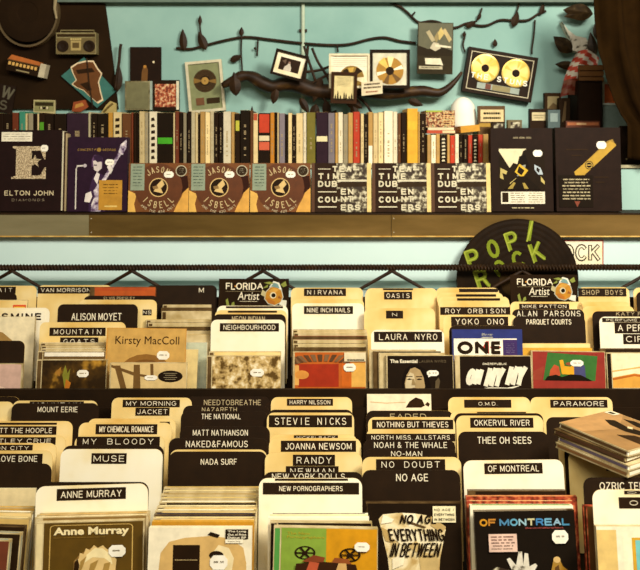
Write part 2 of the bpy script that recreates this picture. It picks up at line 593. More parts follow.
def floor_back(y):
    return 0.953 + 0.31 * (y - 1.72)


RACK = {'F': (floor_front, LF, 0.1597), 'B': (floor_back, LBK, 0.1645)}

fr = thing('record_rack', 'black low rack in front holding the nearer cards and cases', 'rack', (0, 1.35, 0.0))
y0, y1 = 1.075, 1.6525


def part(name, parent, x0, x1, ya, yb, z0, z1, k='rack'):
    m = MB()
    p = parent.location
    m.box(x0 - p.x, x1 - p.x, ya - p.y, yb - p.y, z0 - p.z, z1 - p.z, k)
    return m.build(name, parent)


part('front_panel', fr, -1.25, 1.25, y0 - 0.012, y0, 0.02, 0.905)
part('bottom_panel', fr, -1.25, 1.25, y0 + 0.0005, y1 - 0.0055, FF - 0.016, FF - 0.0025)
part('back_panel', fr, -1.25, 1.25, y1 - 0.005, y1, 0.02, 0.99)
for s in (-1, 1):
    part('side_panel', fr, s * 1.256 - 0.005, s * 1.256 + 0.005, y0 - 0.012, y1, 0.0, 0.97)
br = thing('record_rack', 'black higher rack behind, sloping up to the wall ledge', 'rack', (0, 1.80, 0.0))
ya, yb, yc = 1.654, 1.662, 2.028
part('front_panel', br, -1.25, 1.25, ya, yb, 0.02, Z(389.5, ya))
m = MB()
z_a, z_b = floor_back(yb) - 0.0056, floor_back(1.965) - 0.0056
m.add([(x, y, z) for x in (-1.25, 1.25) for y, z in ((yb + 0.0005 - 1.8, z_a), (1.965 - 1.8, z_b), (1.965 - 1.8, z_b - 0.01), (yb + 0.0005 - 1.8, z_a - 0.01))],
      [(0, 1, 2, 3), (7, 6, 5, 4), (0, 4, 5, 1), (1, 5, 6, 2), (2, 6, 7, 3), (3, 7, 4, 0)], 'rack')
m.build('bottom_panel', br)
part('back_panel', br, -1.25, 1.25, 1.9655, 1.9715, 0.02, Z(297, 1.97))
part('rear_ledge', br, -1.25, 1.25, 1.972, yc, 1.02, 1.035)
for s in (-1, 1):
    part('side_panel', br, s * 1.256 - 0.005, s * 1.256 + 0.005, ya, 1.9715, 0.0, 1.1)

# twisted iron bar on wire triangles
YB = 1.986
bar = thing('twisted_bar', 'long twisted iron bar on bent supports behind the cards', 'bar', (0, YB, 1.036))
m = MB()
zb = Z(267.5, YB) - 1.036
n, seg = 6, 900
vs, fs = [], []
for i in range(seg + 1):
    x = -1.25 + 2.5 * i / seg
    for j in range(n):
        rr = 0.0088 if j % 2 == 0 else 0.0058
        a = 2 * PI * j / n + x * 260
        vs.append((x, rr * math.cos(a), zb + rr * math.sin(a)))
for i in range(seg):
    for j in range(n):
        fs.append((i * n + j, (i + 1) * n + j, (i + 1) * n + (j + 1) % n, i * n + (j + 1) % n))
m.add(vs, fs, 'iron')
m.build('bar', bar)
for px in (-118, 12, 132, 263, 392, 522, 652, 782):
    m = MB()
    a = X(px, YB)
    for s in (-1, 1):
        m.tube([(a, 0, zb - 0.008), (a + s * 0.006, 0, zb - 0.012), (a + s * 0.094, 0, zb - 0.062), (a + s * 0.094, 0, 0.0)], 0.0046, 'iron', 8)
    m.build('support', bar)


# ------------------------------------------------------------------ dividers and cases
def solve(py, hgt, rack):
    fl, lean, _ = RACK[rack]
    lo, hi = 0.95, 2.1
    for _ in range(50):
        y = (lo + hi) / 2
        zt = fl(y - hgt * math.sin(lean)) + hgt * math.cos(lean)
        if HY + FPX * (CAMZ - zt) / y > py:
            lo = y
        else:
            hi = y
    return (lo + hi) / 2


def rounded_top(w, h, r, n=5):
    pts = [(-w / 2, 0), (w / 2, 0)]
    for i in range(n + 1):
        a = PI / 2 * i / n
        pts.append((w / 2 - r + r * math.cos(a), h - r + r * math.sin(a)))
    for i in range(n + 1):
        a = PI / 2 * i / n
        pts.append((-w / 2 + r - r * math.sin(a), h - r + r * math.cos(a)))
    return pts


KIND = {'k': ('black', 'black', 'black'), 'kc': ('black', 'edge', 'cream'), 'w': ('white', 'edge', 'white'), 'y': ('cream', 'edge', 'cream')}


def divider(px, Y, wid, hgt, lean, roll, kind, pytop, tapes, label, name='divider_card'):
    fl_z = None
    t = thing(name, label, 'divider')
    t.rotation_euler = (-lean, roll, 0)
    f, e, b = KIND[kind]
    m = MB()
    m.prism(rounded_top(wid, hgt, 0.013), 0, 0.0012, f, e, b)
    m.build('card', t)
    for (l, r, tp, bt, s, st) in tapes:
        x0, x1 = (l - px) * Y / FPX, (r - px) * Y / FPX
        z1, z0 = hgt - (tp - pytop) * Y / FPX * 0.955, hgt - (bt - pytop) * Y / FPX * 0.955
        par, yy = t, -0.0003
        if 'n' not in st:
            m = MB()
            m.prism([(x0, z0), (x1, z0), (x1, z1), (x0, z1)], -0.0004, -0.00002, 'white' if 'i' in st else 'tape')
            par = m.build('label_tape', t)
            yy = -0.0006
            dx, dz = (x1 - x0) * 0.06, (z1 - z0) * 0.2
            if 'c' in st:
                dx, dz = (x1 - x0) * (0.36 if len(s) < 3 else 0.30 if '.' in s else 0.17), (z1 - z0) * 0.28
            x0, x1, z0, z1 = x0 + dx, x1 - dx, z0 + dz, z1 - dz
        if s:
            m = MB()
            m.text(s, x0, x1, z0, z1, yy, '#3a2812' if 'i' in st else ('#b9a67c' if 'd' in st else 'ink'), bold=0.05 if 'b' in st else 0.0, mono='m' in st, sp=1.25 if 'x' in st else 1.0)
            m.build('lettering', par)
    return t


def case(hgt, wid, thk, opt, label):
    """a disc case or card sleeve; front face at y = 0, base at z = 0"""
    t = thing(opt.get('name', 'cd_case'), label, opt.get('cat', 'CD'), group=opt.get('group'))
    body = opt.get('body', 'case')
    sp = opt.get('spine', 0.012 if body in ('case', 'case_dark') else 0.0)
    m = MB()
    m.box(-wid / 2, wid / 2, 0, thk, 0, hgt, body)
    if opt.get('line'):
        m.box(-wid / 2 + 0.004, wid / 2 - 0.004, thk * 0.25, thk * 0.72, hgt, hgt + 0.0002, opt['line'])
        m.box(wid / 2, wid / 2 + 0.0002, thk * 0.25, thk * 0.72, 0.004, hgt - 0.004, opt['line'])
    if sp:
        m.box(-wid / 2 + 0.0015, -wid / 2 + sp - 0.002, -0.00015, 0, 0.002, hgt - 0.002, opt.get('spinecol', 'case_dark'))
    m.build('case', t)
    bg = opt.get('bg')
    if bg:
        e = 0.0012 if sp else 0.0
        m = MB()
        x0, x1, z0, z1 = -wid / 2 + sp, wid / 2 - e, e, hgt - e
        m.flat([(x0, z0), (x1, z0), (x1, z1), (x0, z1)], -0.0002, bg)
        a = Art(m, x0, x1, z0, z1, -0.0002, opt.get('vs', 1.0))
        if opt.get('art'):
            opt['art'](a)
        c = m.build('cover', t)
        if a.t.f:
            a.t.build('lettering', c)
        for st in opt.get('stickers', ()):
            m = MB()
            aa = Art(m, x0, x1, z0, z1, a.y - 0.0002, opt.get('vs', 1.0))
            kind, u0, v0, u1, v1 = st[:5]
            if kind == 'price':
                aa.oct(u0, v0, u1, v1)
                aa.lines(u0 + (u1 - u0) * 0.2, v0 + (v1 - v0) * 0.35, u1 - (u1 - u0) * 0.2, v1 - (v1 - v0) * 0.3, 1, '#a08c68', 0.4)
            else:
                st[5](aa, u0, v0, u1, v1)
            o = m.build('price_sticker' if kind == 'price' else 'promo_sticker', t)
            if aa.t.f:
                aa.t.build('lettering', o)
    return t


def column(rack, items):
    """items from the back of a compartment to its front; each stands on the sloping bottom and leans back"""
    fl, lean, hc = RACK[rack]
    tl, cl = math.tan(lean), math.cos(lean)
    prev = 99.0

    def fit(py, hgt, need):
        y = solve(py, hgt, rack)
        for _ in range(40):
            c = (y - hgt * math.sin(lean)) - fl(y - hgt * math.sin(lean)) * tl
            if c + need <= prev:
                break
            y -= max(c + need - prev, 0.0001)
        return y, c

    for it in items:
        roll = 0.0
        if it[0] == 'card':
            _, l, r, py, kind, tapes, label = it[:7]
            roll = it[7] if len(it) > 7 else 0.0
            hgt = hc
            y, c = fit(py, hgt, 0.0019)
            wid = (r - l) * y / FPX
            o = divider((l + r) / 2, y, wid, hgt, lean, roll, kind, py, tapes, label)
            prev = c - 0.0009
        elif it[0] == 'sign':
            _, l, r, py, label, fn = it[:6]
            hgt = hc + (0.022 if py > 277 else 0.036)
            y, c = fit(py, hgt, 0.0021)
            wid = (r - l) * y / FPX
            o = fn(wid, hgt, label)
            o.rotation_euler = (-lean, 0, 0)
            prev = c - 0.0012
        else:
            _, l, r, py, label, opt = it
            hgt = opt.get('h', 0.124)
            y, c = fit(py, hgt, 0.0036)
            thk = min(opt.get('t', 0.0095), (prev - c) * cl - 0.0005)
            wid = (r - l) * y / FPX
            o = case(hgt, wid, thk, opt, label)
            roll = opt.get('roll', 0.0)
            o.rotation_euler = (-lean, roll, 0)
            prev = c - 0.0018
        yb = y - hgt * math.sin(lean)
        o.location = (X((l + r) / 2, y) - math.sin(roll) * hgt, yb, fl(yb) + 0.0006 + abs(math.sin(roll)) * wid / 2)


# ------------------------------------------------------------------ cover designs
def a_portrait(a):
    for r in ((0.10, 0.955, 0.86, 0.965), (0.06, 0.0, 0.07, 0.92), (0.89, 0.0, 0.90, 0.92)):
        a.rect(*r, '#c9a558')
    a.poly([(0.06, 0.92), (0.07, 0.95), (0.10, 0.965), (0.10, 0.955), (0.08, 0.945), (0.07, 0.92)], '#c9a558')
    a.poly([(0.90, 0.92), (0.89, 0.95), (0.86, 0.965), (0.86, 0.955), (0.88, 0.945), (0.89, 0.92)], '#c9a558')
    a.text('Anne Murray', 0.10, 0.775, 0.86, 0.93, '#efdca6', bold=0.035)
    a.rect(0.10, 0.765, 0.62, 0.772, '#8a6a2c')
    a.poly([(0.30, 0), (0.31, 0.40), (0.38, 0.52), (0.48, 0.6), (0.66, 0.56), (0.74, 0.4), (0.72, 0)], '#8a6630')
    a.poly([(0.32, 0.10), (0.33, 0.42), (0.36, 0.44), (0.37, 0.53), (0.41, 0.51), (0.43, 0.60), (0.47, 0.57), (0.51, 0.645), (0.55, 0.60), (0.60, 0.64), (0.64, 0.58), (0.69, 0.55), (0.70, 0.48), (0.74, 0.42), (0.72, 0.1)], '#d9b878')
    a.poly([(0.40, 0.36), (0.44, 0.50), (0.52, 0.60), (0.60, 0.59), (0.68, 0.50), (0.70, 0.34), (0.62, 0.44), (0.50, 0.46)], '#ecd9a2')
    for p in ([(0.36, 0.18), (0.38, 0.40), (0.44, 0.48), (0.40, 0.3)], [(0.46, 0.2), (0.48, 0.36), (0.56, 0.42), (0.52, 0.26)], [(0.60, 0.22), (0.62, 0.36), (0.68, 0.38), (0.66, 0.22)]):
        a.poly(p, '#a3803e')
    a.poly([(0.31, 0.10), (0.32, 0.38), (0.35, 0.45), (0.37, 0.34), (0.35, 0.12)], '#3f2a0e')


def a_outprint(a):
    a.poly([(0.1, 0), (0.12, 0.5), (0.2, 0.72), (0.35, 0.8), (0.62, 0.84), (0.80, 0.78), (0.92, 0.6), (0.95, 0.3), (0.95, 0)], '#cfa864')
    a.poly([(0.62, 0), (0.62, 0.5), (0.68, 0.66), (0.78, 0.60), (0.83, 0.40), (0.80, 0)], '#e8d3a0')
    a.rect(0.24, 0.0, 0.50, 0.66, '#33220f')
    a.rect(0.26, 0.36, 0.48, 0.372, '#b59c6a')
    a.disc(0.66, 0.46, 0.07, '#33220f')
    a.poly([(0.57, 0.86), (0.60, 0.92), (0.69, 0.86), (0.67, 0.80)], '#2e200e')


def st_outprint(a, u0, v0, u1, v1):
    a.rect(u0, v0 + 0.08, u1, v1, '#2e200e')
    for i, s in enumerate(('The Long', 'Out of Print', 'Debut EP')):
        a.text(s, u0 + 0.02, v1 - 0.065 - 0.06 * i, u1 - 0.02, v1 - 0.02 - 0.06 * i, bold=0.03)
    a.rect(u0, v0, u1 - 0.05, v0 + 0.075, 'white')
    a.text('"Popular Song"', u0 + 0.02, v0 + 0.02, u1 - 0.07, v0 + 0.05, '#5a4526')


def a_reels(a):
    a.rect(0.0, 0, 0.47, 1, '#7f9a36')
    a.rect(0.47, 0, 1, 1, '#c98c12')
    a.text('The New', 0.06, 0.88, 0.30, 0.93, '#b3a02c')
    a.text('Pornographers', 0.06, 0.80, 0.45, 0.86, '#b3a02c')
    for cx, cz, r in ((0.25, 0.55, 0.11), (0.72, 0.53, 0.11)):
        a.ring(cx, cz, r, r * 0.82, '#33220f')
        a.disc(cx, cz, r * 0.28, '#33220f')
        for k in range(6):
            t = PI / 3 * k
            c, s = math.cos(t), math.sin(t) * 1.14
            a.poly([(cx - 0.012 * s, cz + 0.012 * c), (cx + 0.012 * s, cz - 0.012 * c), (cx + r * 0.85 * c + 0.012 * s, cz + r * 0.85 * s - 0.012 * c), (cx + r * 0.85 * c - 0.012 * s, cz + r * 0.85 * s + 0.012 * c)], '#33220f')
    for p, k in (([(0.22, 0.40), (0.34, 0.52), (0.46, 0.48), (0.44, 0.36)], '#7a3a1c'), ([(0.52, 0.36), (0.56, 0.48), (0.70, 0.46), (0.74, 0.36)], '#8a4a20'),
                 ([(0.14, 0.0), (0.16, 0.36), (0.46, 0.40), (0.78, 0.36), (0.84, 0)], '#4a2e16'), ([(0.24, 0.1), (0.30, 0.40), (0.40, 0.38), (0.36, 0.1)], '#b05030'), ([(0.55, 0.1), (0.6, 0.38), (0.68, 0.38), (0.7, 0.1)], '#c8a060')):
        a.poly(p, k)


def a_bag(a0):
    class W:
        pass
    a = W()
    f = lambda x: 0.12 + (x - 0.18) * 1.16
    a.poly = lambda pts, k: a0.poly([(f(x), z) for x, z in pts], k)
    a.text = lambda s, x0, z0, x1, z1, k, **kw: a0.text(s, f(x0), z0, f(x1), z1, k, **kw)
    a.poly([(0.18, 0.80), (0.22, 0.86), (0.40, 0.88), (0.52, 0.87), (0.66, 0.84), (0.80, 0.70), (0.78, 0.55), (0.74, 0.30), (0.72, 0.0), (0.28, 0.0), (0.26, 0.30), (0.22, 0.55), (0.20, 0.70)], 'bag')
    a.poly([(0.22, 0.86), (0.36, 0.88), (0.30, 0.74), (0.20, 0.68), (0.18, 0.80)], 'bag')
    a.poly([(0.40, 0.88), (0.52, 0.87), (0.56, 0.72), (0.46, 0.70)], '#efe2be')
    a.poly([(0.62, 0.80), (0.80, 0.66), (0.74, 0.52), (0.60, 0.66)], '#e2cc9a')
    a.poly([(0.24, 0.62), (0.44, 0.70), (0.60, 0.60), (0.66, 0.44), (0.40, 0.46)], '#ebdcb4')
    a.poly([(0.54, 0.40), (0.72, 0.32), (0.72, 0.05), (0.56, 0.1)], '#c3a76c')
    a.poly([(0.45, 0.78), (0.62, 0.70), (0.60, 0.68), (0.44, 0.75)], '#5a4222')
    for p, k in (([(0.20, 0.70), (0.26, 0.66), (0.30, 0.50), (0.24, 0.52)], '#b5975c'), ([(0.44, 0.46), (0.52, 0.52), (0.60, 0.44), (0.52, 0.38)], '#c3a76c'), ([(0.30, 0.30), (0.42, 0.36), (0.40, 0.22), (0.30, 0.16)], '#efe2be'), ([(0.66, 0.84), (0.80, 0.70), (0.76, 0.62), (0.66, 0.72)], '#b99c62'), ([(0.22, 0.86), (0.32, 0.80), (0.30, 0.76), (0.20, 0.74)], '#f0e5c6')):
        a.poly(p, k)
    for s, r, sk in (('NO AGE', (0.38, 0.74, 0.72, 0.86), 0.25), ('EVERYTHING', (0.27, 0.52, 0.78, 0.68), -0.2), ('IN BETWEEN', (0.29, 0.32, 0.74, 0.50), 0.3)):
        a.text(s, *r, '#2c1d0c', bold=0.03, shear=sk)


def st_noage(a, u0, v0, u1, v1):
    a.rect(u0, v0, u1, v1, '#e9dcae')
    for i, s in enumerate(('NO AGE /', 'EVERYTHING', 'IN BETWEEN')):
        hh = (v1 - v0) / 3.4
        a.text(s, u0 + 0.015, v1 - hh * (i + 1), u1 - 0.015, v1 - hh * i - 0.03, '#2c1d0c', bold=0.02)


def a_colourtitle(a):
    cols = ['#c98a20', '#b8792a', '#4a7ea0', '#5f9ab0', '#8fb0b8', '#c8c090', '#3f78a8', '#6aa0b8', '#88a8b8', '#4a88a8']
    x = 0.05
    for i, ch in enumerate('OFMONTREAL'):
        wd = 0.05 if ch != 'M' else 0.09
        if i == 2:
            x += 0.025
        wd = 0.086 if ch not in 'M' else 0.105
        a.text(ch, x, 0.80, x + wd - 0.008, 0.90, cols[i], bold=0.05)
        x += wd
    a.text('thecontrollersphere', 0.50, 0.755, 0.88, 0.785, '#b05048')
    a.poly([(0.34, 0), (0.35, 0.20), (0.30, 0.36), (0.33, 0.38), (0.39, 0.28), (0.42, 0.46), (0.455, 0.46), (0.46, 0.28), (0.48, 0.44), (0.515, 0.43), (0.52, 0.26), (0.58, 0.30), (0.60, 0.27), (0.54, 0.14), (0.54, 0)], 'bw_pale')
    a.poly([(0.10, 0.18), (0.2, 0.26), (0.32, 0.22), (0.34, 0.10), (0.2, 0.12)], 'bw')
    a.poly([(0.06, 0.02), (0.18, 0.10), (0.34, 0.06), (0.34, 0), (0.06, 0)], 'bw_pale')
    a.poly([(0.74, 0), (0.73, 0.18), (0.76, 0.34), (0.82, 0.36), (0.85, 0.26), (0.90, 0.20), (0.97, 0.12), (0.95, 0.06), (0.86, 0.12), (0.88, 0)], 'oldgold')
    a.poly([(0.77, 0.02), (0.77, 0.24), (0.81, 0.28), (0.83, 0.05)], '#5a3c1a')
    a.disc(0.795, 0.345, 0.035, '#caa768')
    a.lines(0.6, 0.02, 0.72, 0.22, 4, '#7d7a6a', 0.3)


def st_pink(a, u0, v0, u1, v1):
    a.rect(u0, v0, u1, v1, '#dcb9a4')
    a.lines(u0 + 0.02, v0 + 0.02, u1 - 0.02, v1 - 0.02, 5, '#7a4f44', 0.45)


def a_frame(a):
    a.rect(0.22, 0, 1, 0.90, '#f0e4c0')
    a.rect(0.0, 0, 0.17, 0.95, '#dcbb70')
    a.rect(0.30, 0, 1, 0.83, '#c99a2c')
    a.rect(0.33, 0, 1, 0.79, '#72b8b4')
    a.text('OWN', 0.38, 0.58, 0.62, 0.72, '#33240f', bold=0.04)
    a.text('TYPE', 0.42, 0.40, 0.66, 0.52, '#33240f', bold=0.04)
    a.rect(0.36, 0.1, 0.62, 0.32, '#5fa09c')
    a.lines(0.37, 0.15, 0.6, 0.32, 3, '#33584e', 0.3)


def a_title_tan(a):
    a.disc(0.5, 0.10, 0.36, '#8a5f26', 0.42)
    a.disc(0.5, 0.08, 0.28, '#744c1c', 0.34)
    a.text('Kirsty MacColl', 0.10, 0.66, 0.92, 0.86, '#4a2c0e', sp=1.02)


def a_beams(a):
    for p in ([(0.04, 0.92), (0.12, 0.92), (0.22, 0.0), (0.14, 0.0)], [(0.30, 0.95), (0.38, 0.95), (0.40, 0.0), (0.30, 0.0)], [(0.0, 0.95), (0.36, 0.62), (0.62, 0.5), (0.62, 0.44), (0.3, 0.55), (0.0, 0.86)],
              [(0.52, 0.98), (0.56, 0.98), (0.57, 0.4), (0.53, 0.4)]):
        a.poly(p, '#6b4c22')
    a.disc(0.79, 0.52, 0.165, '#2a1d0d')
    for i, z in enumerate((0.62, 0.55, 0.47, 0.40)):
        a.rect(0.70 + 0.02 * (i % 2), z, 0.88 - 0.02 * (i % 2), z + 0.02, '#8f7f5e')


def a_flames(a):
    a.poly([(0.32, 0.55), (0.36, 0.86), (0.40, 0.60), (0.44, 0.75), (0.42, 0.3), (0.36, 0.15)], '#7d7a26')
    a.poly([(0.20, 0.62), (0.30, 0.80), (0.28, 0.5)], '#9a6a26')
    a.poly([(0.38, 0.42), (0.46, 0.30), (0.42, 0.02), (0.36, 0.06)], '#b26a1c')


def a_sun(a):
    a.rect(0.0, 0, 1, 0.72, '#b55a1a')
    a.rect(0.05, 0, 0.62, 0.66, '#9c2c10')
    a.rect(0.0, 0.05, 0.06, 0.62, '#d8a050')
    a.disc(0.10, 0.35, 0.10, '#d08a3a')
    a.rect(0.80, 0, 1, 0.70, '#d8a24a')
    a.rect(0.66, 0, 0.80, 0.70, '#c25f18')
    for i in range(13):
        t = -1.15 + 2.1 * i / 12
        x, z = 0.40 + 0.42 * math.sin(t), 0.60 + 0.14 * math.cos(t)
        u, v = 0.40 + 0.60 * math.sin(t), 0.72 + 0.22 * math.cos(t)
        u = max(0.0, min(0.78, u)); x = max(0.02, min(0.76, x))
        a.poly([(x - 0.02, z), (x + 0.03, z), (min(u + 0.05, 0.8), v), (max(u - 0.02, 0.0), v)], '#7a5836' if i % 2 else '#593a1e')
    a.rect(0.70, 0.74, 1, 1, '#d9cba4')
    a.rect(0.74, 0.76, 0.98, 0.80, '#33220f')
    a.text('ARTIST', 0.76, 0.77, 0.96, 0.79, '#cabb90')


def a_face(a):
    a.text('The Essential', 0.04, 0.80, 0.46, 0.90, bold=0.03)
    a.text('LAURA NYRO', 0.48, 0.81, 0.90, 0.885, '#6a5a40')
    a.poly([(0.22, 0.0), (0.22, 0.35), (0.27, 0.62), (0.36, 0.75), (0.48, 0.74), (0.58, 0.62), (0.64, 0.30), (0.68, 0.0)], '#1d1308')
    a.poly([(0.27, 0.0), (0.26, 0.24), (0.29, 0.46), (0.35, 0.64), (0.42, 0.68), (0.50, 0.60), (0.55, 0.40), (0.57, 0.15), (0.55, 0.0)], '#a98e60')
    a.poly([(0.28, 0.0), (0.27, 0.22), (0.30, 0.42), (0.34, 0.54), (0.40, 0.50), (0.42, 0.30), (0.41, 0.0)], '#cdb98f')
    a.poly([(0.33, 0.60), (0.42, 0.70), (0.52, 0.62), (0.57, 0.40), (0.60, 0.1), (0.64, 0.3), (0.58, 0.62), (0.45, 0.74)], '#1d1308')
    for x in (0.29, 0.44):
        a.poly([(x, 0.34), (x + 0.04, 0.375), (x + 0.09, 0.35), (x + 0.045, 0.33)], '#2a1c0e')
        a.rect(x - 0.005, 0.415, x + 0.09, 0.435, '#3a2a16')
    a.poly([(0.375, 0.36), (0.405, 0.36), (0.425, 0.19), (0.365, 0.19)], '#957c50')
    a.poly([(0.345, 0.09), (0.40, 0.12), (0.46, 0.09), (0.40, 0.05)], '#6a4430')
    a.poly([(0.72, 0), (0.73, 0.3), (0.78, 0.4), (0.80, 0.3), (0.77, 0.0)], '#5a4a30')


def a_script(a):
    a.text('ONEREPUBLIC', 0.32, 0.76, 0.66, 0.82, bold=0.03)
    a.text('OH', 0.09, 0.20, 0.31, 0.66, '#e6dcc0', bold=0.06, shear=0.3)
    a.text('MY', 0.36, 0.14, 0.61, 0.70, '#e6dcc0', bold=0.05, shear=0.3)
    a.text('MY', 0.66, 0.18, 0.92, 0.74, '#e6dcc0', bold=0.05, shear=0.3)
    a.poly([(0.24, 0.08), (0.40, 0.14), (0.66, 0.13), (0.86, 0.20), (0.66, 0.06), (0.40, 0.06)], '#e6dcc0')


def a_one(a):
    a.rect(0.0, 0.88, 1, 1, '#27306a')
    a.text('Blu-ray', 0.42, 0.915, 0.58, 0.955, '#b9b6a0', shear=0.2)
    a.rect(0.42, 0.895, 0.58, 0.905, '#b9b6a0')
    a.rect(0.02, 0.02, 0.92, 0.885, '#ece3cc')
    a.text('O', 0.07, 0.68, 0.29, 0.85, '#33240f', bold=0.07)
    a.text('N', 0.32, 0.68, 0.51, 0.85, '#33240f', bold=0.07)
    a.poly([(0.43, 0.77), (0.52, 0.68), (0.52, 0.85), (0.48, 0.85)], '#a8382a')
    a.text('E', 0.55, 0.68, 0.69, 0.85, '#33240f', bold=0.07)
    a.rect(0.54, 0.76, 0.69, 0.78, '#a8382a')


def st_purple(a, u0, v0, u1, v1):
    a.rect(u0, v0, u1, v1, '#3a2658')
    a.lines(u0 + 0.03, v0 + 0.03, u1 - 0.03, v1 - 0.04, 6, '#8f84a0', 0.35)


def a_parquet(a):
    a.poly([(0.14, 0.0), (0.21, 0.97), (0.90, 0.86), (0.86, 0.0)], '#37682a')
    a.poly([(0.0, 0.3), (0.16, 0.5), (0.12, 0.0), (0.0, 0.0)], '#8e3a26')
    a.poly([(0.22, 0.05), (0.24, 0.35), (0.30, 0.55), (0.36, 0.48), (0.38, 0.20), (0.33, 0.05)], '#b04828')
    a.poly([(0.37, 0.70), (0.42, 0.72), (0.44, 0.5), (0.52, 0.48), (0.58, 0.60), (0.62, 0.55), (0.58, 0.20), (0.40, 0.22)], '#d99a20')
    a.poly([(0.57, 0.12), (0.57, 0.52), (0.64, 0.62), (0.72, 0.52), (0.73, 0.12)], '#44446a')
    a.disc(0.50, 0.58, 0.045, '#8a4a2a')
    a.disc(0.64, 0.66, 0.04, '#6a3a22')
    a.poly([(0.16, 0.0), (0.20, 0.14), (0.32, 0.20), (0.40, 0.12), (0.52, 0.22), (0.66, 0.20), (0.74, 0.10), (0.82, 0.0)], '#241a0d')
    a.text('ARTWORK', 0.5, 0.90, 0.9, 0.935, '#6d2418')


def a_dune(a):
    a.poly([(0.0, 0.0), (0.0, 0.30), (0.3, 0.42), (0.7, 0.30), (1, 0.4), (1, 0)], '#d89a3e')
    a.poly([(0.0, 0.28), (0.3, 0.40), (0.7, 0.28), (1, 0.38), (1, 0.34), (0.7, 0.22), (0.3, 0.34), (0.0, 0.22)], '#b5601c')
    a.poly([(0.0, 0.5), (0.4, 0.62), (0.9, 0.75), (0.9, 0.72), (0.4, 0.58), (0.0, 0.46)], '#d9a75a')


def a_plant(a):
    for p in ([(0.62, 0.05), (0.66, 0.30), (0.62, 0.55), (0.70, 0.62), (0.78, 0.4), (0.76, 0.1)], [(0.30, 0.68), (0.36, 0.82), (0.55, 0.78), (0.70, 0.66), (0.74, 0.5), (0.55, 0.56)], [(0.2, 0.74), (0.3, 0.84), (0.42, 0.76), (0.34, 0.66)],
              [(0.50, 0.30), (0.60, 0.46), (0.66, 0.40), (0.6, 0.2)]):
        a.poly(p, '#a07c42')
    a.disc(0.72, 0.22, 0.07, '#86602a')


def a_pinkpic(a):
    a.disc(0.3, 0.2, 0.2, '#b98a74')
    a.disc(0.62, 0.05, 0.2, '#e3c4a8')


def a_blob(a):
    a.poly([(0.60, 0.30), (0.66, 0.62), (0.76, 0.84), (0.86, 0.72), (0.90, 0.4), (0.84, 0.3)], '#3c2810')
    a.poly([(0.90, 0.45), (0.94, 0.6), (0.98, 0.5), (0.96, 0.35)], '#4c341a')
    a.poly([(0.05, 0.62), (0.3, 0.56), (0.6, 0.6), (0.6, 0.57), (0.3, 0.52), (0.05, 0.58)], '#c9a878')


def a_bluepic(a):
    a.rect(0.0, 0.05, 0.72, 0.96, '#3a3a86')
    a.poly([(0.45, 0.05), (0.6, 0.4), (0.72, 0.3), (0.72, 0.05)], '#6a6aa8')


def a_whitelabel(a):
    a.rect(0.02, 0.92, 0.98, 0.99, '#efe6cc')


# ------------------------------------------------------------------ the sign with the fish
def florida():
    def make(wid, hgt, lab):
        t = thing('artist_sign', lab, 'sign')
        m = MB()
        m.box(-wid / 2, wid / 2, 0, 0.0015, 0, hgt, 'board')
        m.build('board', t)
        s0 = hgt - wid * 0.40          # the part that shows: words over the lower half
        a = Art(MB(), -wid / 2, wid / 2, s0, hgt, -0.0002)
        x = 0.10
        for ch, wd in zip('FLORIDA', (0.062, 0.06, 0.085, 0.07, 0.022, 0.075, 0.085)):
            a.text(ch, x, 0.62 + random.uniform(-0.02, 0.02), x + wd, 0.86, bold=0.015)
            x += wd + 0.012
        a.text('Artist', 0.27, 0.26, 0.58, 0.54, bold=0.0, shear=0.15)
        a.t.build('lettering', t)
        m = MB()
        b = Art(m, -wid / 2, wid / 2, s0, hgt, -0.0002)
        b.rect(0.10, 0.555, 0.60, 0.565, '#8f7f5a')
        b.rect(0.30, 0.20, 0.55, 0.215, '#d8cba8')
        b.disc(0.2 + 0.036, 0.74, 0.012, '#d08a2a')
        for p in ([(0.12, 0.0), (0.10, 0.25), (0.13, 0.32), (0.16, 0.0)], [(0.17, 0.0), (0.19, 0.16), (0.22, 0.20), (0.23, 0.08)], [(0.64, 0.86), (0.72, 0.90), (0.80, 0.84), (0.72, 0.80)], [(0.62, 0.66), (0.70, 0.80), (0.70, 0.70)],
                  [(0.88, 0.80), (0.95, 0.92), (0.97, 0.76), (0.92, 0.70)]):
            b.poly(p, '#7f8636')
        m.build('leaf_print', t)
        m = MB()
        b = Art(m, -wid / 2, wid / 2, s0, hgt, -0.0003)
        body = [(0.66, 0.30), (0.68, 0.54), (0.74, 0.70), (0.82, 0.72), (0.89, 0.58), (0.91, 0.36), (0.88, 0.18), (0.80, 0.08), (0.71, 0.14)]
        big = [(0.785 + (x - 0.785) * 1.10, 0.40 + (z - 0.40) * 1.08) for x, z in body]
        b.poly(big, '#b9b9a4')
        b.poly([(0.62, 0.62), (0.60, 0.44), (0.66, 0.36), (0.69, 0.5)], '#b5a878')
        b.poly([(0.72, 0.72), (0.78, 0.92), (0.86, 0.86), (0.90, 0.62)], '#d9d6c0')
        b.poly([(0.86, 0.10), (0.96, 0.02), (0.97, 0.24), (0.90, 0.26)], '#d9d6c0')
        b.poly(body, '#b37a1e')
        b.poly([(0.74, 0.73), (0.79, 0.86), (0.84, 0.82), (0.87, 0.66)], '#6f8f8a')
        b.poly([(0.70, 0.56), (0.78, 0.68), (0.86, 0.62), (0.80, 0.50)], '#c4923a')
        b.poly([(0.68, 0.3), (0.72, 0.14), (0.80, 0.10), (0.80, 0.2), (0.72, 0.32)], '#a8641a')
        b.disc(0.775, 0.42, 0.045, '#cfc29a')
        b.disc(0.78, 0.42, 0.03, '#241a0d')
        b.poly([(0.84, 0.32), (0.90, 0.30), (0.86, 0.42)], '#8a4f18')
        m.build('fish_print', t)
        return t
    return make

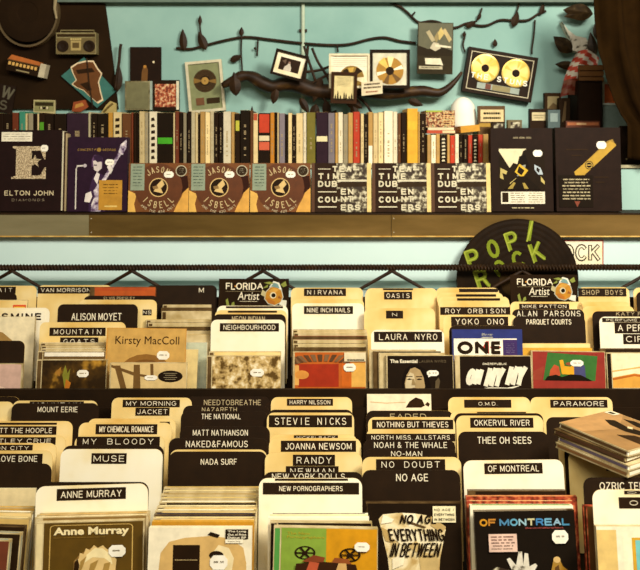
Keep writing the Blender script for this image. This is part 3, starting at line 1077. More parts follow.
# ------------------------------------------------------------------ back rack, compartment by compartment
def cd(l, r, py, label, **o):
    return ('cd', l, r, py, label, o)


def card(l, r, py, kind, tapes, label, roll=0.0):
    return ('card', l, r, py, kind, tapes, label, roll)


def run(l, r, pys, what, lines, dl=0.0, dr=0.0, body='case', group=None, **o):
    """cases of which only the top edges show, from the back to the front"""
    out = []
    n = len(pys)
    for i, py in enumerate(pys):
        lab = '%s, %s from the front' % (what, ORD[n - 1 - i]) if n > 1 else what
        b = body[i % len(body)] if isinstance(body, (list, tuple)) else body
        out.append(cd(l + dl * i + random.uniform(-1.2, 1.2), r + dr * i + random.uniform(-1.0, 1.0), py, lab, line=lines[i % len(lines)], body=b, group=group, **o))
    return out


PR = 'price'
G = 'cases in the back rack'
column('B', [
    card(-36, 37, 286, 'y', [(-30, 16, 287, 294, 'TOM WAIT', 'm')], 'cream divider at the far end of the back rack, its letters ending in AIT'),
    card(-50, 17, 293, 'k', [], 'plain black divider behind the yellow square sticker case'),
    cd(-34, 28, 294, 'clear case with a yellow square sticker below the first cream divider', bg='cream', h=0.15,
       stickers=[('promo', 0.75, 0.60, 0.98, 0.93, lambda a, u0, v0, u1, v1: (a.rect(u0, v0, u1, v1, '#d9532a'), a.rect(u0 + 0.02, v0 + 0.03, u1 - 0.02, v1 - 0.03, '#e8bc2e'), a.text('mtv', u0 + 0.06, v0 + 0.12, u1 - 0.06, v1 - 0.14, '#2a1c0c', bold=0.04)))]),
    card(-29, 50, 308, 'w', [(-20, 46, 311, 323, 'JASMINE', 'bi')], 'white divider with heavy dark printed capitals ending in MINE'),
    cd(-35, 35, 317, 'tall pale sleeve picturing a brown drooping plant', bg='#e6d7ae', art=a_plant, h=0.158, body='case', spine=0, cat='record sleeve', name='record_sleeve'),
    card(-50, 25, 341, 'kc', [], 'black divider with a pale rim behind the pinkish case'),
    cd(-50, 22, 364, 'pinkish case at the far end of the back rack, by the black rimmed divider', bg='#c9a592', art=a_pinkpic, vs=0.5),
])
column('B', [
    card(38, 112, 285.5, 'y', [(38, 94, 287, 294, 'VAN MORRISON', 's')], 'cream divider with a two-word name starting with V'),
    cd(90, 156, 286.5, 'tall case with a red-orange top beside the V divider', bg='#b5521e', h=0.163, line='#b04a1c', body='case_dark', art=lambda a: a.rect(0, 0.95, 0.86, 1, '#b04a1c')),
    card(84, 158, 296, 'k', [(104, 135, 297, 300, 'ELVIS PRESLEY', 'nd')], 'black divider half hidden behind the pale divider lettered NS'),
    card(79, 157, 300, 'y', [(143, 152, 310, 316, 'NS', 's')], 'pale divider showing only the letters NS'),
    card(58, 138, 304.5, 'k', [(72, 122, 313.5, 321, 'ALISON MOYET', 'n')], 'black divider with a two-word name starting with A, behind a cream divider'),
    card(40, 126, 322.5, 'y', [(50, 106, 328, 336.5, 'MOUNTAIN', 'm'), (61, 99, 338, 346.5, 'GOATS', 'm')], 'cream divider with two stacked tapes in wide typewriter letters'),
] + run(41, 106, [343, 346, 349], 'case edge between the two-tape divider and the dark flame case', ['ink', '#8a6a2c', 'ink'], 0, 0, group=G) + [
    cd(38, 106, 351.5, 'case with a white title strip on top, right behind the dark flame case', line='white', bg='#6a5028', art=a_whitelabel),
    cd(37, 107, 360, 'dark case with green and orange flames and a price sticker', bg='flame', art=a_flames, vs=0.55, stickers=[(PR, 0.55, 0.48, 0.73, 0.70)]),
])
column('B', [
    card(147, 217, 285.5, 'k', [(199, 204, 288, 293, 'M', 'n')], 'black divider with a single pale letter'),
] + run(163, 212, [305, 308, 311.5], 'case edge under the single-letter black divider, upper bunch', ['#a08a5a', '#5a4526', '#c9b27a'], -1, 0, body=['case', 'case_dark'], group=G)
  + run(147, 211, [320, 323, 327, 331, 335], 'case edge in front of the single-letter divider, lower bunch', ['#c9a860', '#4a3418', '#d8bc74', '#3a2812'], 0, 0, body=['case', 'case', 'case_dark'], group=G) + [
    cd(146, 207, 343, 'pale teal sleeve sticking out behind the tan portrait sleeve', bg='#b9bda0', body='#d9cfae', spine=0),
    cd(140, 198, 350, 'narrow cream sleeve between the tan portrait sleeve and the teal sleeve', bg='#d8c080', body='#e0cd9c', spine=0, roll=0.02),
    cd(107, 186.5, 328, 'tan portrait sleeve with a serif title above the beam-pattern case', bg='#c59a50', h=0.172, body='#c98e3a', spine=0.003, spinecol='#d49a44', art=a_title_tan, vs=0.66,
       stickers=[(PR, 0.64, 0.42, 0.80, 0.58)], cat='record sleeve', name='record_sleeve', roll=0.012),
    cd(110, 187, 363, 'case patterned with dark beams and a black oval', bg='#d3b578', art=a_beams, vs=0.46, stickers=[(PR, 0.45, 0.38, 0.62, 0.56)], spine=0.003),
])
column('B', [
    ('sign', 219, 289, 279, 'black sign with painted words and an orange fish, above the white divider starting NEIGH', florida()),
    card(217, 288, 306, 'w', [(226, 283, 306.5, 308.5, '', 's')], 'pale divider right under the first fish sign'),
    card(215, 287, 310.5, 'y', [(228, 277, 311, 313, '', 's')], 'cream divider of which a dark tape edge shows, under the first fish sign'),
    card(213, 286, 314.5, 'kc', [(232, 265, 316.5, 322, 'NEON INDIAN', 'nd')], 'black divider tucked behind the long N-word white divider'),
    card(211, 285, 320, 'w', [(220, 279, 323.5, 332, 'NEIGHBOURHOOD', 's')], 'white divider with one long word starting with NEIGH'),
    cd(209, 281, 352, 'clear case edge behind the mottled beige case', line='#cfae68', bg='cream'),
    cd(207, 281, 356, 'mottled beige case with a pale price sticker', bg='mottle', vs=0.6, stickers=[(PR, 0.56, 0.42, 0.76, 0.64)]),
])
column('B', [
    card(291, 363, 288, 'y', [(304, 346, 288.8, 296.5, 'NIRVANA', 'm')], 'cream divider with a seven-letter typewriter name at the back'),
    card(292, 364, 299.5, 'y', [], 'plain cream divider behind the three-word white divider'),
    card(292, 364, 303.5, 'w', [(304, 353, 306.5, 314.5, 'NINE INCH NAILS', 's')], 'white divider with a three-word tape above the orange-red case'),
] + run(293, 367, [330, 333, 336.5, 340, 344, 347.5], 'case edge behind the orange-red case with the fan of brown rays', ['#5a4526', '#d9c184', '#a8381c', '#8a2c14', '#3a2812', '#d9c184'], 0, 0, body=['case', 'case', 'case_dark'], group=G) + [
    cd(293, 366, 352, 'orange-red case with a fan of brown rays', bg='#b55a1a', art=a_sun, vs=0.6, stickers=[(PR, 0.69, 0.45, 0.86, 0.68)], spine=0.004),
])
column('B', [
    card(366, 437, 288.5, 'y', [(383, 413, 288.7, 290.5, '', 's')], 'cream divider just behind the five-letter typewriter divider'),
    card(365, 436, 290.5, 'y', [(384, 412, 292, 300, 'OASIS', 'm')], 'cream divider with a five-letter typewriter name'),
    card(364, 435, 308.5, 'y', [(386, 403, 311, 319, 'N', 'c')], 'cream divider with a tape bearing a single letter'),
    card(371, 444, 330, 'w', [(374, 442, 332, 342.5, 'LAURA NYRO', 'm')], 'white divider with a two-word typewriter name starting with L'),
] + run(370, 436, [348, 350, 352], 'case edge peeping out beside the dark portrait case', ['#a0382a', '#d9c9a0', '#5a7a70'], 4, 4.5, body=['case', 'case_dark', 'case'], group=G, spine=0.004) + [
    cd(386, 453, 355.5, 'dark case with a pale half-hidden face and a speech-shaped sticker', bg='#2a1d0e', art=a_face, vs=0.62, spine=0.003,
       stickers=[('promo', 0.60, 0.40, 0.78, 0.60, lambda a, u0, v0, u1, v1: (a.oct(u0, v0 + 0.04, u1, v1), a.poly([(u0 + 0.02, v0), (u0 + 0.1, v0 + 0.08), (u0 + 0.02, v0 + 0.1)], 'sticker'), a.text('6.99', u0 + 0.03, v0 + 0.1, u1 - 0.03, v1 - 0.05, '#8a7a5a')))]),
])
column('B', [
    card(436, 499, 288, 'y', [(459, 498, 289, 292.5, '', 's')], 'rearmost cream divider behind the long typewriter divider starting with R'),
    card(437, 503, 293, 'y', [(456, 496, 294.5, 298, '', 's')], 'second cream divider from the back, behind the R typewriter divider'),
    card(438, 509, 297, 'y', [(457, 500, 298.5, 302, '', 's')], 'third cream divider from the back, behind the R typewriter divider'),
    card(439, 510, 301, 'y', [(440, 510, 307.5, 315.5, 'ROY ORBISON', 'm')], 'cream divider with a wide typewriter tape starting with R'),
    card(443, 517, 315, 'y', [(451, 508, 317, 327, 'YOKO ONO', 'm')], 'cream divider with a typewriter name starting with Y'),
    card(449, 520, 326, 'kc', [], 'black divider showing behind the blue movie case'),
    cd(452, 522, 330, 'tall blue and white movie disc case with big dark capitals', bg='#27306a', h=0.164, body='#2f3a7c', spine=0, art=a_one, cat='Blu-ray', name='blu_ray_case', stickers=[('promo', 0.72, 0.66, 0.92, 0.87, st_purple)]),
    cd(455, 531, 356, 'black case with thick slanted cream lettering', bg='#2b1d10', art=a_script, vs=0.62, spine=0.010, spinecol='case'),
])
column('B', [
    ('sign', 510, 577, 275, 'black sign with painted words and an orange fish, in front of the big record', florida()),
    card(510, 583, 302, 'y', [(519, 569, 304, 309.5, 'MIKE PATTON', 's')], 'cream divider with a black tape below the second fish sign'),
    card(512, 584, 309.5, 'kc', [(516, 581, 311, 317, 'ALAN PARSONS', 'mn')], 'black divider with typewriter letters below the second fish sign'),
    card(513, 585, 316.5, 'k', [(526, 571, 319.5, 325, 'PARQUET COURTS', 'n')], 'black divider with a two-word name above the red and green case'),
    cd(514, 590, 344, 'cream sleeve edge behind the red and green case, the farther one', bg='cream', body='cream', spine=0),
    cd(516, 592, 348.5, 'amber sleeve edge right behind the red and green case', bg='#d09a30', body='#d8a436', spine=0),
    cd(531, 605, 352, 'red and green case with small painted figures', bg='#8e2e22', art=a_parquet, vs=0.5, stickers=[(PR, 0.52, 0.50, 0.70, 0.72)], roll=0.015, spine=0.003),
])
column('B', [
    card(578, 629, 287.5, 'y', [(578, 626, 288.5, 297, 'SHOP BOYS', 'md')], 'cream divider with dim typewriter letters behind the second fish sign'),
    card(577, 630, 302, 'y', [], 'plain cream divider in front of the dim typewriter divider'),
    card(582, 634, 306.5, 'y', [], 'second plain cream divider in front of the dim typewriter divider'),
    card(592, 668, 311.5, 'kc', [(616, 660, 312.2, 316, 'KATY PERRY', 'nd')], 'black divider just behind the two-tape white divider'),
    card(599, 672, 317, 'w', [(602, 668, 318.2, 322.5, 'PERFUME GENIUS', 's'), (614, 668, 322.8, 334, 'A PERFECT', 's'), (622, 668, 334.6, 345, 'CIRCLE', 's')], 'white divider with stacked black tapes at the near end of the back rack'),
    cd(600, 668, 349, 'dark case edge behind the dune picture case', line='#5a4020', body='case_dark', bg='#3a2812'),
    cd(606, 684, 353, 'case picturing pale orange dunes', bg='#ecdcb0', art=a_dune, vs=0.6, spinecol='#2a1c0d'),
])
for i, (a, b) in enumerate(((633, 704), (636, 707))):
    column('B', [card(a, b, 288 + 4 * i, 'y' if i == 0 else 'kc', [], 'cream divider corner at the far right end of the back rack' if i == 0 else 'dark divider corner at the far right end of the back rack')])

# ------------------------------------------------------------------ front rack
G = 'cases in the front rack'
column('F', [
    card(-62, 20, 397, 'kc', [], 'black divider with a cream rim in the corner of the front rack'),
    card(-69, 14, 402, 'y', [], 'cream divider holding the blue picture sleeve'),
    cd(-62, 7, 410, 'sleeve with a deep blue picture in the corner of the front rack', bg='#e6d8b4', art=a_bluepic, spine=0),
])
column('F', [
    card(13, 98, 401, 'y', [(30, 84, 401.6, 408, 'MOUNTAIN', 's')], 'cream divider peeping out above the black E-word divider'),
    card(12, 99, 403.5, 'k', [(38, 78, 407, 412.5, 'MOUNT EERIE', 'n')], 'wide black divider with two words, the second starting with E'),
    card(-19, 73, 421.5, 'y', [(-14, 57, 423, 425, '', 's'), (-14, 57, 426.5, 435, 'MOTT THE HOOPLE', 's')], 'cream divider with a three-word tape, topmost of the M bunch'),
    card(-25, 66, 436, 'y', [(-20, 56, 437.5, 445, 'MOTLEY CRUE', 's')], 'cream divider with a two-word tape just above the CITY divider'),
    card(-36, 57, 443.5, 'y', [(-30, 33, 445, 451.5, 'MISSION CITY', 's')], 'cream divider with a tape ending in CITY'),
    card(-43, 53, 451, 'y', [(-40, 43, 454, 464, 'MOTHER LOVE BONE', 's')], 'cream divider with a three-word tape ending in BONE'),
    card(-46, 52, 464, 'k', [], 'plain black divider behind the pale faded sleeve'),
    cd(-62, 36, 466, 'pale faded sleeve with a faint sticker below the BONE divider', bg='#dcc896', body='#e0cfa0', spine=0.01, spinecol='#b9a87c', stickers=[(PR, 0.64, 0.58, 0.76, 0.72)]),
    cd(-60, 35, 508, 'amber topped case in front of the pale faded sleeve', bg='#c89a48', line='#d8a850', h=0.122),
    cd(-62, 32, 513, 'case with a white printed strip on top, in the corner stack', line='white', bg='cream', roll=0.02),
    cd(-66, 30, 519, 'cream case in the corner stack, behind two dark ones', line='#e0c88a', bg='#c9a860', roll=0.03),
    cd(-72, 25, 527, 'dark case in the corner stack, behind the grey-edged case', line='#4a3418', bg='#3a2812', roll=0.03, body='case_dark'),
    cd(-84, 21, 534, 'clear case with a dark cover, second from the front in the corner stack', line='#8a8a76', bg='#3a2812', roll=0.03),
    cd(-96, 10, 541, 'grey-edged case with a reddish cover, front of the corner stack', line='#8f927c', bg='#6a3420', roll=0.03),
])
column('F', [
    card(112, 192, 398, 'y', [(123, 180, 400, 407.5, 'MY MORNING', 's'), (136, 170, 408, 416, 'JACKET', 's')], 'cream divider with a three-word name over two tapes, at the back'),
    card(88, 176, 419, 'y', [(160, 170, 422, 430, '', 's')], 'cream divider edge behind the small-print three-word tape'),
    card(79, 172, 423, 'y', [(96, 157.5, 424.5, 434.5, 'MY CHEMICAL ROMANCE', 's')], 'cream divider with a small-print three-word tape'),
    card(75, 165, 436, 'y', [(77, 160, 437, 446.5, 'MY BLOODY', 'm')], 'cream divider with wide typewriter letters starting with MY'),
    card(63, 164, 446, 'k', [(100, 130, 447, 449, '', 'n')], 'black divider rimming the four-letter white divider'),
    card(61, 163, 449.5, 'w', [(92, 127, 453.5, 464, 'MUSE', 's')], 'white divider with a four-letter name'),
    card(40, 149, 482.5, 'k', [], 'black divider edge behind the big white divider with the brown portrait case'),
    card(36, 148, 487, 'w', [(57, 126, 490, 501.5, 'ANNE MURRAY', 's')], 'big white divider with a two-word name above the brown portrait case', -0.03),
    cd(40, 150, 512, 'cream case edge behind the brown portrait case, farthest of three', line='#e0c88a', bg='cream', roll=-0.02),
    cd(37, 149, 515, 'amber case edge behind the brown portrait case, middle of three', line='#c9952e', bg='#b5852c', roll=-0.02),
    cd(35, 147, 518, 'pale case edge behind the brown portrait case, nearest to it', line='#e6d6a6', bg='#8a6a34', roll=-0.025, spinecol='#cdbb8c'),
    cd(36, 144, 523, 'brown case with a pale-haired portrait and a serif title', bg='#59400f', art=a_portrait, vs=0.72, roll=-0.025, stickers=[(PR, 0.66, 0.46, 0.83, 0.64)], spinecol='#e0cd98'),
])
column('F', [
    card(186, 270, 397, 'k', [(204, 261, 400, 405.5, 'NEEDTOBREATHE', 'nd')], 'black divider with one long word, rearmost of the black bunch'),
    card(183, 269, 406, 'k', [(202, 237, 407.6, 412.5, 'NAZARETH', 'nd')], 'black divider with one half-hidden word below the long word'),
    card(181, 268, 411.5, 'k', [(201.5, 241, 414, 419.5, 'THE NATIONAL', 'n')], 'black divider with a name starting with THE N'),
    card(180, 270, 427, 'k', [(193, 248, 430, 436, 'MATT NATHANSON', 'n')], 'black divider with a two-word name in the middle of the black bunch'),
    card(169, 268, 438.5, 'k', [(186, 248, 441, 447.5, 'NAKED&FAMOUS', 'n')], 'black divider with two words joined by an ampersand'),
    card(170, 267, 450, 'y', [], 'cream rimmed divider behind the front black two-word divider'),
    card(169, 267, 452, 'k', [(201, 237, 459, 465, 'NADA SURF', 'n')], 'black divider with two short words, front of the black bunch'),
] + run(163, 260, [488, 491.5, 495, 498.5], 'amber case edge in the long row before the black bunch', ['#c9a04a', '#e6cf90', '#a8843c', '#d8b868'], -1.0, -0.8, group=G, t=0.0085) + [
    cd(159, 257, 502.5, 'case with a dark edge and white title strip in the long row', line='white', bg='#3a2812', body='case'),
    cd(157, 257, 507, 'cream sleeve edge in the long row, before the white title strip', line='#ecd9a0', bg='cream'),
    cd(155, 256, 511, 'pale sleeve edge with a wide cream top in the long row', line='#f0e2b8', bg='cream'),
    cd(154, 255, 515, 'dark blue case edge in the long row', line='#2e2a40', bg='#2e2a40', body='case_dark'),
    cd(153, 255, 518.5, 'cream printed case edge in the long row, next to the golden one', line='#e6cc88', bg='cream'),
    cd(152, 254, 522, 'golden case edge right behind the white sleeve with the dark square', line='#c98f24', bg='#c08824', body='#c99a3c', spine=0),
    cd(149, 252, 528, 'white sleeve with a dark square and tan curve', bg='#ece0bf', body='#e8dab2', spine=0, art=a_outprint, vs=0.55, stickers=[(PR, 0.60, 0.18, 0.77, 0.46), ('promo', 0.745, 0.70, 0.965, 0.97, st_outprint)], cat='record sleeve', name='record_sleeve'),
])
column('F', [
    card(271, 352, 397.5, 'y', [(287, 333, 399, 406, 'HARRY NILSSON', 's')], 'cream divider with a two-word name starting with H, at the back'),
    card(268, 353, 410, 'kc', [(285, 325, 410.5, 413, '', 'n')], 'black divider edge behind the widest typewriter tape'),
    card(267, 354, 413, 'y', [(269, 352, 415.5, 427.5, 'STEVIE NICKS', 'm')], 'cream divider with a wide typewriter tape starting with S'),
    card(270, 357, 435, 'y', [(294, 338, 435.6, 440, 'NICKELBACK', 's')], 'cream divider with a half-hidden one-word tape above the J divider'),
    card(269, 361, 438.5, 'y', [(281, 356, 441, 452, 'JOANNA NEWSOM', 's')], 'cream divider with a two-word name starting with J'),
    card(265, 362, 453, 'y', [(293, 335, 455, 466, 'RANDY', 'm'), (286, 338.5, 466.4, 476.5, 'NEWMAN', 'm')], 'cream divider with two stacked typewriter tapes starting with R'),
    card(263, 363, 472.5, 'k', [(272, 345, 473.8, 480, 'NEW YORK DOLLS', 'n')], 'black divider half hidden behind the white divider with a full-width tape'),
    card(259, 362, 478.5, 'w', [(275, 348, 479, 481, '', 's'), (263, 359, 483, 494.5, 'NEW PORNOGRAPHERS', 'sc')], 'white divider with a full-width black tape'),
    cd(270, 368, 514.5, 'white sleeve with a dark speckled top edge before the full-width tape divider', line='#4a3418', bg='#e6d6a6', body='white', spine=0, t=0.006),
    cd(268, 369, 518, 'thick white sleeve behind the green and orange case', line='#efe2be', bg='white', body='white', spine=0),
    cd(270, 372, 523, 'dark-spined case edge behind the green and orange case', line='#b5a070', bg='#33220f', spinecol='#33220f', roll=0.008),
    cd(274, 378, 529, 'green and orange case with two film reels', bg='#7f9a36', art=a_reels, vs=0.6, spine=0.011, spinecol='#4f9040', roll=0.02, stickers=[(PR, 0.765, 0.60, 0.92, 0.77)]),
])
column('F', [
    cd(367, 431, 394.5, 'pale picture sleeve with a dark shape at the back of the front rack', bg='#eadcb8', body='#e6d5a6', spine=0, art=a_blob, vs=0.24, h=0.158, t=0.004, cat='record sleeve', name='record_sleeve'),
    card(366, 453, 411, 'kc', [(390, 426, 414, 419.5, 'FADED', 'nd')], 'black divider with a cream rim behind the three-word BUT divider'),
    card(368, 455, 417.5, 'y', [(372, 453, 420, 429.5, 'NOTHING BUT THIEVES', 's')], 'cream divider with a three-word tape, middle word BUT'),
    card(366, 455, 429.5, 'y', [(366, 455, 434, 441.5, 'NORTH MISS. ALLSTARS', 's')], 'cream divider with a full-width tape of abbreviated words'),
    card(363, 455, 440, 'k', [(374, 447, 442.3, 448.3, 'NOAH & THE WHALE', 'n')], 'black divider with a name holding an ampersand and THE'),
    card(363, 457, 449.5, 'k', [(391, 422, 451.3, 456.6, 'NO-MAN', 'n')], 'black divider with a short hyphenated name'),
    card(362, 461, 457.5, 'y', [(376, 445, 459.5, 470, 'NO DOUBT', 'm')], 'cream divider with a two-word typewriter name starting with NO'),
    card(362, 460, 470.5, 'k', [(396, 428, 474, 481.5, 'NO AGE', 'n')], 'black divider with two short words above the crumpled bag case'),
    cd(366, 461, 503, 'black case picturing a crumpled lettered paper bag', bg='#2a1d0f', art=a_bag, vs=0.92, spine=0.002, spinecol='#2a1d0f', body='case_dark', stickers=[('promo', 0.70, 0.76, 0.945, 0.97, st_noage)]),
])
column('F', [
    card(448, 530, 397.5, 'y', [(464, 511, 400, 408, 'O.M.D.', 'sc')], 'cream divider with three dotted initials'),
    card(450, 538, 411.5, 'y', [(477, 526, 412.2, 415, '', 's')], 'cream divider with a tape edge behind the river-word divider'),
    card(454, 543, 413.5, 'kc', [], 'dark rimmed divider right behind the river-word divider'),
    card(456, 543, 416, 'y', [(470, 533, 418, 428, 'OKKERVIL RIVER', 's')], 'cream divider with a two-word name ending in RIVER'),
    card(458, 548, 432, 'k', [(477, 531, 437, 444, 'THEE OH SEES', 'n')], 'black divider with three short words'),
    card(463, 563, 461, 'w', [(484, 542, 464, 474.5, 'OF MONTREAL', 's')], 'white divider with a two-word name starting with OF', -0.012),
    cd(468, 566, 491, 'dark speckled case edge below the OF divider', line='#5a4a34', bg='#3a2812', body='case_dark'),
    cd(466, 577, 497, 'wide case with a red-orange rim behind the colourful title case', line='#c8803f', bg='redrim', body='redrim', spine=0),
    cd(467, 575, 501.5, 'second red-orange case edge behind the colourful title case', line='#d8b070', bg='redrim', body='redrim', spine=0, t=0.005),
    cd(470, 573, 506, 'case edge with white and green printing behind the colourful title case', line='#5f8a3a', bg='white', body='#ddd0a8', spine=0),
    cd(474, 574, 512, 'dark case with a colourful block-letter title and pink sticker', bg='#231a10', body='case_dark', spine=0, art=a_colourtitle, vs=0.84, roll=-0.015,
       stickers=[('promo', 0.13, 0.46, 0.41, 0.70, st_pink), (PR, 0.76, 0.56, 0.92, 0.74)]),
])
column('F', [
    card(530, 612, 397.5, 'y', [(550, 607, 400, 408, 'PARAMORE', 's')], 'cream divider with an eight-letter name starting with P'),
    card(546, 632, 417.5, 'k', [], 'black divider under the corner of the lying case stack'),
    card(558, 646, 440, 'y', [], 'cream divider edge under the lying case stack'),
    card(564, 655, 447, 'kc', [], 'black divider with a cream rim under the lying case stack'),
    card(568, 660, 451.5, 'y', [(605, 640, 462, 471, 'OTHER LIVES', 's')], 'cream divider with a black tape under the lying case stack'),
    card(583, 686, 478, 'k', [(599, 678, 482.5, 490, 'OZRIC TENTACLES', 'n')], 'black divider with a two-word name starting with OZ'),
    cd(583, 684, 506, 'case with a red rim beside the colourful title case', line='#b5472a', bg='#5a3a18', body='redrim', spine=0.006, spinecol='#3a2812', t=0.006),
    card(592, 702, 490, 'w', [(624, 672, 491, 494.5, 'OZZY', 's'), (618, 680, 497.5, 508.5, 'OWEN', 'sc')], 'white divider in front of the black OZ divider'),
    cd(596, 712, 527, 'cream case with a gold frame round a teal label', bg='#efe2c0', body='case', spine=0.0, art=a_frame, vs=0.7),
])

# ------------------------------------------------------------------ cases lying on the cards
q0, q1 = Vector((0.403, 1.36)), Vector((0.473, 1.24))
dirx = (q1 - q0).normalized()
yaw = math.atan2(dirx.y, dirx.x)
zz = 1.0225
for i, (k, ln, bgc) in enumerate((('case', '#8a6238', '#8a6a40'), ('case', '#6a5c6a', '#6a5a50'), ('case_dark', '#5a3c26', '#5a4030'), ('case', '#5f4426', '#b0834a'))):
    j = (random.uniform(-0.006, 0.006), random.uniform(-0.006, 0.006))
    lab = ['bottom case of the small stack lying on the cards', 'second case up in the small lying stack', 'third case up in the small lying stack', 'top case of the lying stack, brown cover with dark figures'][i]
    t = thing('cd_case', lab, 'CD', (q0.x + j[0], q0.y + j[1], zz), (0, 0, yaw + random.uniform(-0.04, 0.04)))
    m = MB()
    m.box(0, 0.142, 0, 0.125, 0, 0.0022, k)
    m.box(0, 0.142, 0.0, 0.125, 0.0074, 0.0095, k)
    m.box(0.001, 0.141, 0.001, 0.124, 0.0022, 0.0074, 'sticker' if i in (1, 3) else 'case')
    m.build('case', t)
    m = MB()
    m.box(0.004, 0.139, -0.0004, 0.0008, 0.0026, 0.007, ln)
    m.box(0.1412, 0.1424, 0.004, 0.121, 0.0024, 0.0072, 'white')
    m.build('spine_label', t)
    if i == 3:
        m = MB()
        a = Art(m, 0.001, 0.141, 0.001, 0.124, -0.0099)
        m.flat([(0.001, 0.001), (0.141, 0.001), (0.141, 0.124), (0.001, 0.124)], -0.0098, '#9a7242')
        a.poly([(0.0, 0.0), (0.35, 0.0), (0.5, 0.5), (0.2, 1), (0, 1)], '#b08450')
        a.poly([(0.20, 0.62), (0.28, 0.72), (0.50, 0.66), (0.95, 0.74), (0.96, 0.62), (0.6, 0.50), (0.36, 0.52)], '#33230f')
        a.poly([(0.30, 0.86), (0.42, 0.92), (0.98, 0.90), (0.96, 0.80), (0.55, 0.78)], '#33230f')
        a.poly([(0.62, 0.30), (0.74, 0.48), (0.98, 0.54), (0.98, 0.3)], '#4a3216')
        a.poly([(0.50, 0.68), (0.56, 0.70), (0.60, 0.64), (0.54, 0.62)], '#d8c090')
        a.poly([(0.02, 0.84), (0.16, 0.86), (0.17, 0.98), (0.02, 0.98)], '#d9cfae')
        a.poly([(0.05, 0.87), (0.13, 0.88), (0.14, 0.94), (0.05, 0.94)], '#4a4428')
        for v in range(len(m.v)):
            p = m.v[v]
            m.v[v] = Vector((p.x, p.z, -p.y))
        m.build('cover', t)
    zz += 0.0101

# ------------------------------------------------------------------ the big painted record and the small lettered card
YR = 2.010
t = thing('vinyl_record', 'big black record painted with two green words, behind the second fish sign', 'record', at(517.5, 278 + 61, YR))
R = 61 * YR / FPX
t.location.z = 1.0356
m = MB()
prof = [(R, 0.003), (R, 0.0)] + [(R * (0.97 - 0.045 * i), 0.0 if i % 2 else 0.0003) for i in range(13)] + [(0.05, 0.0), (0.004, 0.0)]
m.lathe_y(prof[::-1], 0, R, 'vinyl', 64)
m.build('disc', t)
m = MB()
def rp(px, py):
    return ((px - 517.5) * YR / FPX, R - (py - 278) * YR / FPX)
for ch, x, y, wd, hg, rt in (('P', 473, 257, 13, 20, -0.32), ('O', 493, 247, 12, 19, -0.32), ('P', 512, 239, 12, 19, -0.32), ('/', 530, 229, 5, 22, 0.1), ('R', 482, 277, 13, 20, -0.32), ('O', 500, 267, 12, 18, -0.32), ('C', 518, 258, 12, 18, -0.32), ('K', 537, 250, 13, 20, -0.32)):
    c = rp(x, y)
    a, b = wd * YR / FPX / 2, hg * YR / FPX / 2
    m.text(ch, c[0] - a, c[0] + a, c[1] - b, c[1] + b, -0.0006, '#77851c', bold=0.03, rot=rt)
    if ch in 'PRK/':
        m.text(ch, c[0] - a - 0.001, c[0] + a - 0.001, c[1] - b - 0.001, c[1] + b - 0.001, -0.0009, '#98a238', bold=-0.02, rot=rt)
m.build('lettering', t)
m = MB()
m.lathe_y([(0.004, -0.0008), (0.045, -0.0008), (0.045, 0.0)], 0, R, '#4a3a1c', 32)
m.build('centre_label', t)

YC = YL - 0.003
t = thing('letter_card', 'white card with outlined capitals and a red rim behind the big record', 'card', at(575, 266, YC))
wd, hg = 57 * YC / FPX, 26 * YC / FPX
m = MB(); m.box(-wd / 2, wd / 2, 0.0, 0.0028, 0, hg, '#a8382a'); m.flat([(-wd / 2 + 0.003, 0.003), (wd / 2 - 0.003, 0.003), (wd / 2 - 0.003, hg - 0.003), (-wd / 2 + 0.003, hg - 0.003)], -0.0003, 'white'); m.build('card', t)
m = MB()
for i, ch in enumerate('ROCK'):
    a = -wd / 2 + 0.006 + i * (wd - 0.012) / 4
    b = a + (wd - 0.012) / 4 - 0.002
    m.text(ch, a, b, 0.012, hg - 0.010, -0.0006, '#4a4432', bold=0.05)
    m.text(ch, a + 0.003, b - 0.003, 0.0155, hg - 0.0135, -0.0009, 'white', bold=0.0)
m.build('lettering', t)

# ------------------------------------------------------------------ face-out boxes on the ledge
def boxset(l, r, py, label, opt, Y=2.062, depth=0.03, lean=0.07, cat='box set', name='box_set'):
    hgt = (Z(py, Y) - ZL) / math.cos(lean)
    wid = (r - l) * Y / FPX
    opt = dict(opt, spine=opt.get('spine', 0.0), name=name, cat=cat)
    o = case(hgt, wid, depth, opt, label)
    o.rotation_euler = (-lean, 0, opt.get('yaw', 0))
    o.location = (X((l + r) / 2, Y), Y - hgt * math.sin(lean), ZL + depth * math.sin(lean) + 0.0004)
    return o


def a_bigE(a):
    a.poly([(0.21, 0.80), (0.74, 0.80), (0.74, 0.64), (0.72, 0.64), (0.66, 0.745), (0.52, 0.745), (0.52, 0.44), (0.66, 0.44), (0.73, 0.54), (0.75, 0.54), (0.75, 0.40), (0.20, 0.40), (0.20, 0.42), (0.27, 0.435), (0.27, 0.765), (0.21, 0.78)], 'glitter')
    cx, cz = 0.57, 0.615
    pts = []
    for i in range(10):
        r = 0.11 if i % 2 == 0 else 0.045
        t = PI * i / 5
        pts.append((cx + r * math.sin(t), cz + r * math.cos(t) * 0.78))
    a.poly(pts, 'glitter')
    a.text('ELTON JOHN', 0.10, 0.195, 0.88, 0.255, '#d9c79c', bold=0.01)
    a.text('DIAMONDS', 0.22, 0.125, 0.74, 0.155, '#8f7f66', sp=1.5)
    a.rect(0.03, 0.86, 0.52, 0.975, '#e6dcc0')
    a.lines(0.05, 0.875, 0.5, 0.965, 3, '#a39a80', 0.25)


